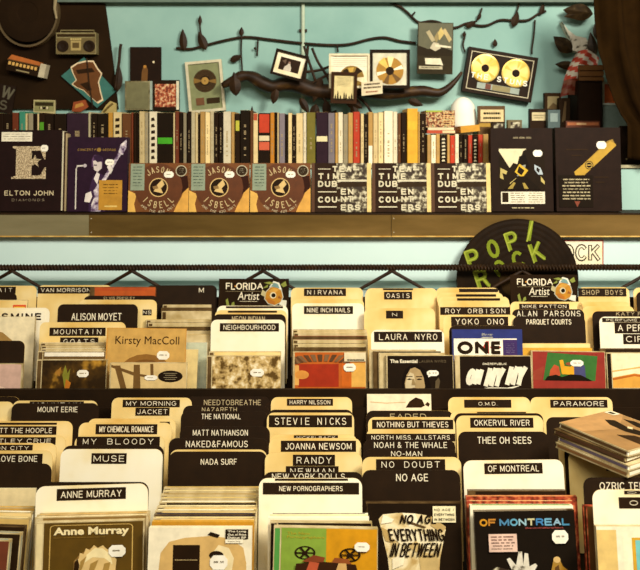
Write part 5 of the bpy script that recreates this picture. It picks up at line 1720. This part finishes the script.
iron('long thin iron branch crossing the teal wall above the tilted picture', [(176, 48), (190, 49), (203, 46), (222, 41), (245, 37), (270, 39.5), (300, 43), (330, 45), (350, 44), (370, 39), (385, 37.5), (400, 41), (416, 43)], 0.0038,
     [(184, 51, 22, 8, -4), (206, 50, 20, 9, -22), (200, 25, 10, 4, 0), (241.5, 36, 9, 5, 0), (230, 61, 13, 7, 65), (255, 47, 3, 3, 180)],
     [[(205, 46), (202, 38), (200, 28), (200.5, 20)], [(242, 30), (241, 50), (242, 68), (242, 80)], [(183, 30), (183, 36)], [(258, 40), (257, 56)], [(337, 45), (338, 52)]], [(190, 49), (290, 42), (384, 37.6)])
iron('thin iron branch curling along the top of the wall above the double gold disc frame', [(390, 3), (399, 6), (407, 12), (414, 19), (420, 22.5), (430, 21), (438, 22), (447, 26), (456, 27.5), (468, 23), (478, 25.5), (488, 25), (500, 20), (514, 20.5), (528, 20), (538, 14), (546, 11)], 0.0036,
     [(466, 27, 12, 6, 60), (478, 20, 8, 4, 20), (513, 27, 16, 8, 18), (541, 15, 12, 5, 12), (464, 37, 6, 4, 5), (495, 47, 8, 5, 0)],
     [[(476, 22), (480, 14), (482, 8)], [(514, 18), (518, 8), (520, -2)], [(465, 52), (463, 45), (465, 36)], [(535, 20), (534, 34), (532, 48), (532, 54)], [(412, 16), (415, 12)]], [(420, 22.5), (500, 20), (534, 16.5)])
m = None
# the gnarled dark root with leaves
rr = random.Random(3)
O = at(224, 86, YW - 0.047)
YI = YW - 0.047
t = thing('carved_root', 'long gnarled dark root carving hung behind the small frames', 'wall decoration', O)
iron_path(smooth([(222, 86), (234, 80), (243, 76), (252, 77), (262, 83), (273, 87), (284, 84), (296, 84), (312, 90), (328, 92), (345, 90), (358, 88), (375, 92), (392, 94), (410, 92), (424, 91), (438, 93), (448, 88), (456, 80), (462, 72)], 3),
          [0.008, 0.011, 0.013, 0.014, 0.016, 0.017, 0.016, 0.015, 0.016, 0.018, 0.019, 0.02, 0.021, 0.021, 0.02, 0.02, 0.02, 0.021, 0.022, 0.023, 0.024, 0.025, 0.025, 0.025, 0.024, 0.024, 0.024, 0.024, 0.025, 0.026, 0.027, 0.027, 0.026, 0.026, 0.026, 0.025, 0.023, 0.021, 0.019, 0.018,
           0.017, 0.017, 0.017, 0.017, 0.016, 0.016, 0.015, 0.014, 0.013, 0.012, 0.011, 0.01, 0.009, 0.008, 0.007, 0.006, 0.005, 0.004][:58], YI, 'wood_dark', flat=0.9).build('root', t, smooth=True)
for (x, y, ln, wd, a) in ((236, 96, 24, 12, -5), (273, 104, 20, 8, 12), (336, 110, 26, 12, -160), (322, 78, 26, 9, 200), (345, 98, 20, 12, 120), (316, 104, 18, 10, -170), (252, 116, 10, 3, 0), (300, 98, 18, 8, 150), (326, 100, 22, 9, 175), (292, 78, 14, 7, 40), (352, 104, 18, 8, 160), (408, 100, 16, 8, 110)):
    m = MB(); m.leaf(at(x, y, YI - 0.012) - O, ln * YI / FPX, wd * YI / FPX, math.radians(a), 'iron', 0.4); m.build('leaf', t)
for p in ([(304, 46), (309, 62), (316, 82)], [(308, 46), (306, 66), (304, 90)], [(300, 72), (320, 70), (345, 60)], [(312, 48), (318, 62), (328, 78), (334, 96)], [(296, 90), (318, 80), (332, 72)], [(322, 94), (326, 106), (322, 116)], [(356, 95), (366, 104), (372, 114)]):
    iron_path(smooth(p), 0.004, YI - 0.01).build('twig', t, smooth=True)
for x, y in ((264, 84), (340, 91), (430, 92)):
    m = MB(); p = at(x, y, YI) - O
    m.tube([p, (p.x, YF - O.y, p.z)], 0.004, 'iron', 6); m.build('wall_pin', t)
YI = YW - 0.03
O = at(118, 92, YBD - 0.02)
t = thing('iron_hook', 'dark iron leaf hook at the edge of the dark board', 'hook', O)
m = MB(); m.tube([at(x, y, YBD - 0.012) - O for x, y in smooth([(115, 90), (117, 74), (119, 62), (120, 50), (121, 44)])], 0.0045, 'iron', 8); m.tube([at(119, 76, YBD - 0.012) - O, at(119, 76, YBD - 0.0005) - O], 0.004, 'iron', 6); m.build('stem', t, smooth=True)
m = MB(); m.leaf(at(117, 92, YBD - 0.012) - O, 26 * YI / FPX, 9 * YI / FPX, 0.1, 'iron', 0.35); m.build('leaf', t)

# albums and frames on the wall
def rec_art(a, cx=0.5, cz=0.6, r=0.36, k='oldgold', hole='#33220f', lab=0.3):
    a.disc(cx, cz, r, k, n=28)
    a.disc(cx, cz, r * lab, hole)

t, w, h = hung('record_sleeve', 'black album sleeve with a small gold figure pinned to the wall', 'record sleeve', 130, 161, 47, 82, 0.008)
m = MB(); m.box(-w / 2, w / 2, 0, 0.0075, 0, h, '#2e1d10'); m.build('sleeve', t)
m = MB(); a = Art(m, -w / 2, w / 2, 0, h, -0.0002); a.poly([(0.36, 0.0), (0.38, 0.3), (0.44, 0.46), (0.52, 0.48), (0.58, 0.34), (0.56, 0)], '#6a4416'); a.disc(0.48, 0.44, 0.05, '#a8742a'); a.disc(0.76, 0.57, 0.035, '#d9c9a0'); m.build('print', t)
t, w, h = hung('cd_case', 'clear greyish case below the black album sleeve', 'CD', 125, 152, 81, 110, 0.012, 0, YF - 0.010)
m = MB(); m.box(-w / 2, w / 2 - 0.006, 0, 0.0115, 0, h, 'grey_photo'); m.box(w / 2 - 0.006, w / 2, 0, 0.0115, 0, h, '#9aa89a'); m.build('case', t)
m = MB(); m.box(-w / 2 + 0.004, w / 2 - 0.01, -0.0006, 0, 0.004, h - 0.004, '#6e6a48'); m.build('cover', t)
t, w, h = hung('cd_case', 'red and cream mosaic cover between the clear case and a gold record frame', 'CD', 153, 179, 80, 111, 0.014)
m = MB(); m.box(-w / 2, w / 2, 0, 0.0135, 0, h, '#33220f'); m.build('case', t)
m = MB(); m.box(-w / 2 + 0.006, w / 2 - 0.009, -0.0006, 0, 0.012, h - 0.012, 'mosaic'); m.build('cover', t)
m = MB(); m.box(w / 2 - 0.008, w / 2, -0.0004, 0, 0.004, h - 0.003, '#d8cfb0'); m.build('spine_label', t)

def gold1(a):
    a.rect(0, 0, 1, 1, '#7e8258')
    a.disc(0.5, 0.62, 0.37, '#3a2a12', n=30)
    for i in range(4):
        a.ring(0.5, 0.62, 0.35 - 0.05 * i, 0.335 - 0.05 * i, '#59401a')
    a.disc(0.5, 0.62, 0.12, '#a8823a')
    a.poly([(0.5, 0.62), (0.14, 0.70), (0.14, 0.58)], '#7a5a22'); a.poly([(0.5, 0.62), (0.86, 0.64), (0.86, 0.54)], '#7a5a22')
    a.disc(0.5, 0.62, 0.12, '#a8823a'); a.disc(0.5, 0.62, 0.02, '#33220f')
    a.rect(0.16, 0.10, 0.42, 0.26, '#6a4426'); a.rect(0.50, 0.12, 0.92, 0.24, '#4a3a1e')
picture('gold_record_frame', 'cream framed dark record with a gold centre, left of the iron branch root', 'frame', 187, 223.5, 60.5, 112, -0.09, '#c9c0a0', 0.008, '#7e8258', 0, None, gold1)

def ph(a):
    a.poly([(0.25, 0.0), (0.28, 0.3), (0.40, 0.48), (0.44, 0.70), (0.52, 0.70), (0.54, 0.5), (0.62, 0.3), (0.62, 0.0)], '#c9bda8')
    a.disc(0.47, 0.68, 0.06, '#8a6a5a'); a.poly([(0.1, 0.7), (0.3, 0.9), (0.3, 0.5)], '#5a4432')
picture('framed_photo', 'tilted black frame with a pale mat and a dark stage photo', 'frame', 272.6, 306.4, 52, 78, 0.26, '#2a1b0c', 0.007, 'white', 0.012, '#3f2b1c', ph, 0.014, YF - 0.085)

def gold2(a):
    a.lines(0.0, 0.62, 1, 1, 6, '#cfc6a4', 0.2)
    a.disc(0.56, 0.26, 0.34, '#8a6a22', n=26)
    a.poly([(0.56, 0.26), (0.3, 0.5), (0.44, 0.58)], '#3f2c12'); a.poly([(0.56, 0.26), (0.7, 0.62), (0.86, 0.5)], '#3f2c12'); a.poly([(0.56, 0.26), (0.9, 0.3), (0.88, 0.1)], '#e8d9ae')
    a.poly([(0.56, 0.26), (0.46, 0.6), (0.62, 0.62)], '#c9a040')
picture('gold_record_frame', 'cream framed gold record behind the little dark wooden frame', 'frame', 329, 370, 53.5, 88, 0.0, '#d9cda8', 0.006, 'white', 0, None, gold2, 0.012, YF - 0.084)

def gold3(a):
    a.disc(0.5, 0.44, 0.40, '#a87a24', n=30)
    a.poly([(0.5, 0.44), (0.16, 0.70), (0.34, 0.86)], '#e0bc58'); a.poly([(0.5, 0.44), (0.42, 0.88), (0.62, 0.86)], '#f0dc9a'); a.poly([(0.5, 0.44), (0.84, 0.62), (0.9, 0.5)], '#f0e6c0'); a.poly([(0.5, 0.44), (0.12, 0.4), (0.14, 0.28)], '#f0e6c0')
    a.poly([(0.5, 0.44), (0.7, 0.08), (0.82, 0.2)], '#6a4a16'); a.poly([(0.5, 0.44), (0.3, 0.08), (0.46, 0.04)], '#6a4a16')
    a.disc(0.5, 0.44, 0.12, '#3a2812')
picture('gold_record_frame', 'black framed bright gold record above the wooden word plaque', 'frame', 370, 410, 49.5, 88, 0.0, '#2a1b0c', 0.008, '#cfc9ac', 0, None, gold3, 0.014, YF - 0.084)

def paper(a):
    a.lines(0.12, 0.55, 0.88, 0.94, 7, '#a39468', 0.25)
    for i, (x, hh) in enumerate(((0.08, 0.24), (0.2, 0.40), (0.34, 0.22), (0.52, 0.34), (0.62, 0.30), (0.78, 0.2), (0.9, 0.3))):
        a.poly([(x - 0.05, 0), (x - 0.03, hh * 0.7), (x, hh), (x + 0.03, hh * 0.7), (x + 0.05, 0)], '#33220f')
    a.rect(0, 0, 1, 0.07, '#33220f')
picture('certificate_frame', 'little dark wooden frame with a pale paper and dark figures', 'frame', 331, 357, 72, 103.5, 0.03, '#4a2f14', 0.009, '#d8c68c', 0, None, paper, 0.014, YF - 0.10)

t, w, h = hung('word_plaque', 'small pale plaque with rows of words below the bright gold record', 'plaque', 361, 383, 81, 95, 0.008, -0.08, YF - 0.10)
m = MB(); m.prism([(-w / 2, 0), (w * 0.46, 0.002), (w / 2, h), (w * 0.1, h * 0.97), (-w * 0.46, h * 0.96)], 0, 0.0075, '#d8c8a4'); m.build('board', t)
m = MB(); a = Art(m, -w / 2, w / 2, 0, h, -0.0002); a.lines(0.1, 0.42, 0.92, 0.9, 2, '#4a3418', 0.5); a.lines(0.16, 0.14, 0.8, 0.34, 1, '#8a4a2a', 0.5); m.build('words', t)

# poster
t, w, h = hung('poster', 'dark poster of floating pale shapes beside the iron branch', 'poster', 417.5, 453, 22.5, 74, 0.006, 0.02, YF - 0.036)
m = MB(); m.box(-w / 2, w / 2, 0, 0.0055, 0, h, '#46402a'); m.build('sheet', t)
m = MB(); a = Art(m, -w / 2 + 0.002, w / 2 - 0.002, 0.002, h - 0.002, -0.0002)
a.rect(0, 0.35, 1, 1, '#57543a'); a.poly([(0, 0.35), (0, 0.55), (0.3, 0.48), (0.6, 0.54), (1, 0.46), (1, 0.35)], '#39301a')
for p, k in (([(0.22, 0.82), (0.32, 0.86), (0.50, 0.66), (0.40, 0.62)], '#a89a72'), ([(0.52, 0.76), (0.66, 0.92), (0.76, 0.80), (0.62, 0.66)], '#c0a860'), ([(0.70, 0.86), (0.78, 0.90), (0.98, 0.68), (0.90, 0.62)], '#b5a06a'),
             ([(0.34, 0.50), (0.44, 0.62), (0.60, 0.60), (0.66, 0.50), (0.5, 0.44)], '#b8ae90'), ([(0.5, 0.58), (0.96, 0.54), (0.96, 0.51), (0.5, 0.53)], '#d8cfae'), ([(0.46, 0.72), (0.56, 0.84), (0.6, 0.7), (0.52, 0.6)], '#8a7a4a')):
    a.poly(p, k)
a.poly([(0.20, 0.30), (0.66, 0.30), (0.74, 0.16), (0.22, 0.18)], '#d9d0b0')
a.rect(0.03, 0.08, 0.72, 0.14, '#b5aa88'); a.lines(0.05, 0.09, 0.7, 0.19, 2, '#4a4026', 0.3)
m.build('print', t)

# the double gold disc frame
t, w, h = hung('gold_record_frame', 'big black frame holding two gold discs over a metal plate', 'frame', 465, 535, 52, 97, 0.026, 0.165)
m = MB(); m.frame(-w / 2, w / 2, 0, h, 0.009, -0.003, 0.0255, 'black'); m.box(-w / 2 + 0.009, w / 2 - 0.009, 0.002, 0.0255, 0.009, h - 0.009, 'black'); m.build('frame', t)
m = MB(); m.frame(-w / 2 + 0.010, w / 2 - 0.010, 0.010, h - 0.010, 0.0022, 0.0, 0.0019, '#cfc3a0'); m.build('inner_trim', t)
for sx in (-0.222, 0.222):
    d = MB(); cz = h * 0.585; R = h * 0.315
    d.lathe_y([(R * 0.26, 0.0008), (R * 0.9, 0.0004), (R, 0.0014)], sx * w, cz, 'gold', 40)
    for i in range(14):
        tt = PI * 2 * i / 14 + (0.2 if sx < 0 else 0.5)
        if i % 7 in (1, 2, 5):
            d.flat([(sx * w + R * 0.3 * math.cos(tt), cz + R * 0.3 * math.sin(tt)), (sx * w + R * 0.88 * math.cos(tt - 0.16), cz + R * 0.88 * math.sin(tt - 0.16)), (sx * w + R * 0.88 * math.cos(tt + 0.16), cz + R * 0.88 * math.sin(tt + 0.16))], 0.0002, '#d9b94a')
    o = d.build('gold_disc', t)
    d = MB(); d.lathe_y([(0.003, 0.0002), (R * 0.27, 0.0004)], sx * w, cz, '#33220f', 24); d.build('disc_label', o)
m = MB()
for i, ch in enumerate('THE STUNS'):
    if ch != ' ':
        x = -w * 0.41 + i * w * 0.094
        m.text(ch, x, x + w * 0.064, h * 0.33, h * 0.455, -0.0008, '#f2ecd6', bold=0.03)
m.build('lettering', t)
m = MB(); m.box(-w * 0.30, w * 0.31, 0.0, 0.0019, h * 0.125, h * 0.255, '#9aa598'); m.box(-w * 0.18, -w * 0.10, -0.0006, 0, h * 0.13, h * 0.25, '#6a3a2a'); m.box(-w * 0.08, w * 0.18, -0.0006, 0, h * 0.13, h * 0.25, '#8f8458'); m.build('plate', t)

# foil banner and leaves by the curtain
O = at(578, 55, YI)
t = thing('leaf_ornament', 'pale patterned cloth banner framed by dark feathery leaves beside the curtain', 'wall decoration', O)
m = MB(); pts = [(562, 22), (568, 30), (576, 36), (586, 38), (590, 48), (586, 55), (578, 52), (571, 50), (570, 38)]
m.prism([((at(x, y, YI) - O).x, (at(x, y, YI) - O).z) for x, y in pts], -0.002, 0.028, 'bw_pale'); m.build('banner', t)
for (x, y, ln, wd, a) in ((593, 14, 30, 17, -82), (572, 52, 24, 15, -50), (594, 58, 26, 10, -8), (596, 22, 22, 9, 170), (575, 66, 20, 9, -85), (597, 40, 22, 10, 5), (590, 12, 26, 10, -100)):
    m = MB(); m.leaf(at(x, y, YI - 0.005) - O, ln * YI / FPX, wd * YI / FPX, math.radians(a), 'leaf_dark', 0.5); m.build('leaf', t)

# striped scarf, crate, dark speaker box
O = at(582, 92, YW - 0.04)
t = thing('striped_scarf', 'red and white striped scarf draped over the dark box', 'scarf', O)
m = MB(); YQ = YW - 0.05
nR, nC = 22, 14
def sp(u, v):
    lx = 577 - 16 * v - 3 * math.sin(3 * v); rx = 599 - 10 * v
    x = lx + (rx - lx) * u; y = 52 + 45 * v + 6 * u - 5 * math.sin(PI * u)
    return at(x, y, YQ - 0.03 + 0.006 * math.sin(9 * u + 3 * v)) - O
for j in range(nR):
    for i in range(nC):
        k = '#b5422c' if int((j - i * 0.35) / 2.2 + 40) % 2 else '#cfc5b0'
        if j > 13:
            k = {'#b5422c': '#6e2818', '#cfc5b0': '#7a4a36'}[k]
        q = [sp(i / nC, j / nR), sp((i + 1) / nC, j / nR), sp((i + 1) / nC, (j + 1) / nR), sp(i / nC, (j + 1) / nR)]
        q2 = [p + Vector((0, 0.004, 0)) for p in q]
        m.add(q + q2, [(0, 3, 2, 1), (4, 5, 6, 7)], k)
m.build('cloth', t)
def block(name, label, cat, l, r, t_, b, Y, dep, k, extra=None):
    o = at((l + r) / 2, b, Y)
    th = thing(name, label, cat, o)
    w, h = (r - l) * Y / FPX, (b - t_) * Y / FPX
    mm = MB(); mm.box(-w / 2, w / 2, 0, dep, 0, h, k); mm.build('body', th)
    if extra:
        extra(th, w, h)
    return th
def crate(th, w, h):
    for i in range(3):
        mm = MB(); mm.box(-w / 2 - 0.001, w / 2 + 0.001, -0.004, -0.0002, h * (0.04 + 0.33 * i), h * (0.30 + 0.33 * i), '#6a4520'); mm.build('slat', th)
def grille(th, w, h):
    mm = MB(); mm.frame(-w / 2, w / 2, 0, h, 0.004, -0.003, -0.0002, '#241609'); mm.build('rim', th)
    mm = MB(); mm.lathe_y([(0.006, -0.0006), (0.02, -0.0022), (0.026, -0.0004)], 0, h * 0.4, '#2a1a0b', 24); mm.build('cone', th)
bz = ZS
o = block('speaker_box', 'dark speaker box under the wooden crate by the curtain', 'speaker', 577.5, 602, 83, 165, YW - 0.10, 0.09, '#33200e', grille)
o.location.z = ZS + 0.0004
block('wooden_crate', 'small wooden crate on top of the dark speaker box', 'crate', 579, 603, 65, 82.6, YW - 0.095, 0.08, '#5a3a18', crate)
t, w, h = hung('framed_card', 'grey rimmed card with a bright orange field beside the curtain', 'frame', 602.5, 632, 82, 106, 0.012)
m = MB(); m.frame(-w / 2, w / 2, 0, h, 0.006, 0, 0.0115, '#b9b8a0'); m.build('frame', t)
m = MB(); m.box(-w / 2 + 0.006, w / 2 - 0.006, 0.003, 0.0115, 0.006, h - 0.006, '#c9622a'); m.build('print', t)
block('clear_tub', 'pale grey clear tub under the orange card', 'tub', 603, 628, 108, 165, YW - 0.07, 0.06, '#7a8a80', lambda th, w, h: (lambda mm: (mm.box(-w / 2 - 0.002, w / 2 + 0.002, -0.003, 0.061, h + 0.0002, h + 0.006, '#b5bdae'), mm.build('lid', th)))(MB())).location.z = ZS + 0.0004

# little things standing along the top of the spines on the right
YT = 2.30
def standing(name, label, cat, l, r, t_, k, art=None, Y=YT, b=165, dep=0.02, group=None):
    w, h = (r - l) * Y / FPX, Z(t_, Y) - ZS
    th = thing(name, label, cat, (X((l + r) / 2, Y), Y, ZS + 0.0004), group=group)
    mm = MB(); mm.box(-w / 2, w / 2, 0, dep, 0, h, k); mm.build('body', th)
    mm = MB(); vis = (b - t_) * Y / FPX
    a = Art(mm, -w / 2 + 0.002, w / 2 - 0.002, h - vis, h - 0.002, -0.0002)
    if art:
        art(a)
        q = mm.build('print', th)
        if a.t.f:
            a.t.build('lettering', q)
    return th
def plq(a):
    a.rect(0.05, 0.25, 0.97, 0.85, '#d8c08a'); a.lines(0.12, 0.32, 0.9, 0.78, 2, '#4a3214', 0.45); a.rect(0, 0.0, 1, 0.18, '#a8842e')
standing('word_plaque', 'little brown plaque with two rows of words below the double gold disc frame', 'plaque', 478.5, 505, 106, '#5a3e18', plq, b=127)
standing('card_stand', 'tiny cream topped card stand beside the black boxes, in front of the crate side', 'card stand', 530, 547, 109, '#3a2712', lambda a: (a.rect(0.08, 0.4, 0.95, 0.85, '#c9b88a'), a.lines(0.15, 0.48, 0.85, 0.75, 2, '#8a7a52', 0.3)), b=128, Y=2.28)
standing('postcard', 'small brown framed landscape card below the scarf', 'card', 545, 561, 93, '#4a3216', lambda a: (a.rect(0.12, 0.15, 0.9, 0.85, '#8a7a52'), a.poly([(0.12, 0.15), (0.5, 0.5), (0.9, 0.3), (0.9, 0.15)], '#5a4420')), b=112, Y=2.33)
standing('toy_figure', 'grey blue trinket box between the small cards and the speaker box', 'trinket', 548, 560, 110, '#4a5a58', lambda a: (a.rect(0.15, 0.35, 0.85, 0.85, '#7f8f88'),), b=128, Y=2.26)
standing('cd_case', 'reddish brown case lying behind the black boxes under the speaker box', 'CD', 566, 600, 121, '#5a2e1a', lambda a: (a.rect(0.02, 0.55, 0.98, 0.9, '#a8623a'), a.rect(0.3, 0.6, 0.6, 0.85, '#c9a070')), b=130, Y=2.24)
standing('trinket', 'dark bottle-like trinket leaning by the scarf tail', 'trinket', 559, 570, 98, '#3a2812', lambda a: (a.poly([(0.2, 0.2), (0.5, 0.9), (0.7, 0.9), (0.6, 0.2)], '#5a4424'),), b=128, Y=2.31)
standing('photo_card', 'small black and white photo card behind the black road box', 'card', 492, 505, 122, '#3f301a', lambda a: (a.rect(0.1, 0.2, 0.9, 0.85, 'bw'),), b=130, Y=2.25)
standing('photo_card', 'small grey photo card between the word plaque and the tiny card stand', 'card', 508, 522, 120, '#6a5e3e', lambda a: (a.rect(0.15, 0.2, 0.9, 0.85, 'bw'),), b=130, Y=2.255)
th = standing('lamp', 'rounded white lampshade standing on the step below the double gold disc frame', 'lamp', 455, 473, 132, '#c9bfa0', Y=2.33, dep=0.04)
m = MB(); u = 2.33 / FPX; h0 = Z(132, 2.33) - ZS
prof = [(15, 0), (14.5, 8), (13.5, 18), (11.5, 27), (8.5, 31), (5, 34), (1, 35)]
n = 24; vs = []; fs = []
for r, z in prof:
    for j in range(n):
        vs.append((r * u * math.cos(2 * PI * j / n), 0.02 + r * u * math.sin(2 * PI * j / n), h0 + 0.0005 + z * u))
for i in range(len(prof) - 1):
    for j in range(n):
        fs.append((i * n + j, i * n + (j + 1) % n, (i + 1) * n + (j + 1) % n, (i + 1) * n + j))
fs += [tuple(range(n))[::-1], tuple((len(prof) - 1) * n + j for j in range(n))]
m.add(vs, fs, 'lampshade'); m.build('lamp_shade', th, smooth=True)
# flat boxes lying on the short row of spines
zt = Z(134, YP) - ZS + ZS + 0.0016
def lying(label, l, r, hpx, k, z, cat='box set', roll=0.0, art=None, Y=2.148):
    w, h = (r - l) * Y / FPX, hpx * Y / FPX
    th = thing('disc_box', label, cat, (X((l + r) / 2, Y), Y, z), (0, roll, 0))
    mm = MB(); mm.box(-w / 2, w / 2, 0, 0.12, 0, h, k); mm.build('box', th)
    if art:
        mm = MB(); a = Art(mm, -w / 2, w / 2, 0, h, -0.0002); art(a); mm.build('print', th)
    return z + h + 0.0003
z = lying('red box lying on the short row of spines', 427, 455, 3.2, '#b5482a', zt, art=lambda a: a.rect(0.55, 0.1, 1, 0.9, '#d8c090'))
z = lying('white box lying on the short row, between the red one and the patterned one', 428, 454, 2.6, '#d9c9a0', z)
z = lying('busy patterned box on top of the small pile on the short row', 426, 455, 17, 'crowd', z, art=lambda a: (a.rect(0.0, 0.9, 0.55, 1, '#9aa83a'), a.lines(0.55, 0.1, 1, 0.9, 6, '#d8b070', 0.3)))
lying('amber box lying tilted on the short row beside the white lampshade', 461, 480, 6.5, '#c9902c', zt + 0.004, roll=-0.1)

# dark curtain
t = thing('curtain', 'heavy dark curtain gathered at the far right', 'curtain', at(680, 165, 2.10))
O = Vector(t.location)
m = MB(); nR, nC = 40, 60
edge = [(-24, 594.5), (0, 595), (20, 596), (50, 598.5), (80, 606), (100, 613), (115, 621), (124, 628), (140, 629), (160, 629)]
def ex(y):
    for (a, b), (c, d) in zip(edge, edge[1:]):
        if y <= c:
            return b + (d - b) * (y - a) / (c - a)
    return edge[-1][1]
vs = []; fs = []
for side in (0, 1):
    for j in range(nR + 1):
        y = -24 + 184 * j / nR
        for i in range(nC + 1):
            u = i / nC
            x = ex(y) + (790 - ex(y)) * u
            Y = 2.085 + 0.014 * math.sin(u * 40 + 0.6 * math.sin(j * 0.2)) + 0.006 * math.sin(u * 93)
            p = at(x, y, 2.085); p.y = Y + 0.004 * side
            vs.append(p - O)
N = (nR + 1) * (nC + 1)
for j in range(nR):
    for i in range(nC):
        a = j * (nC + 1) + i
        q = (a, a + nC + 1, a + nC + 2, a + 1)
        fs.append(q); fs.append(tuple(N + v for v in q[::-1]))
for j in range(nR):
    a = j * (nC + 1); fs.append((a, N + a, N + a + nC + 1, a + nC + 1))
for i in range(nC):
    a = nR * (nC + 1) + i; fs.append((a, N + a, N + a + 1, a + 1))
m.add(vs, fs, 'curtain'); m.build('cloth', t, smooth=True)
m = MB(); p = at(592, -26, 2.085) - O; q = at(800, -26, 2.085) - O
m.tube([p, q], 0.009, 'iron', 10); m.build('rod', t)
for x in (640, 770):
    m = MB(); a = at(x, -26, 2.085) - O; m.tube([a, (a.x, YF - O.y, a.z)], 0.005, 'iron', 8); m.build('bracket', t)
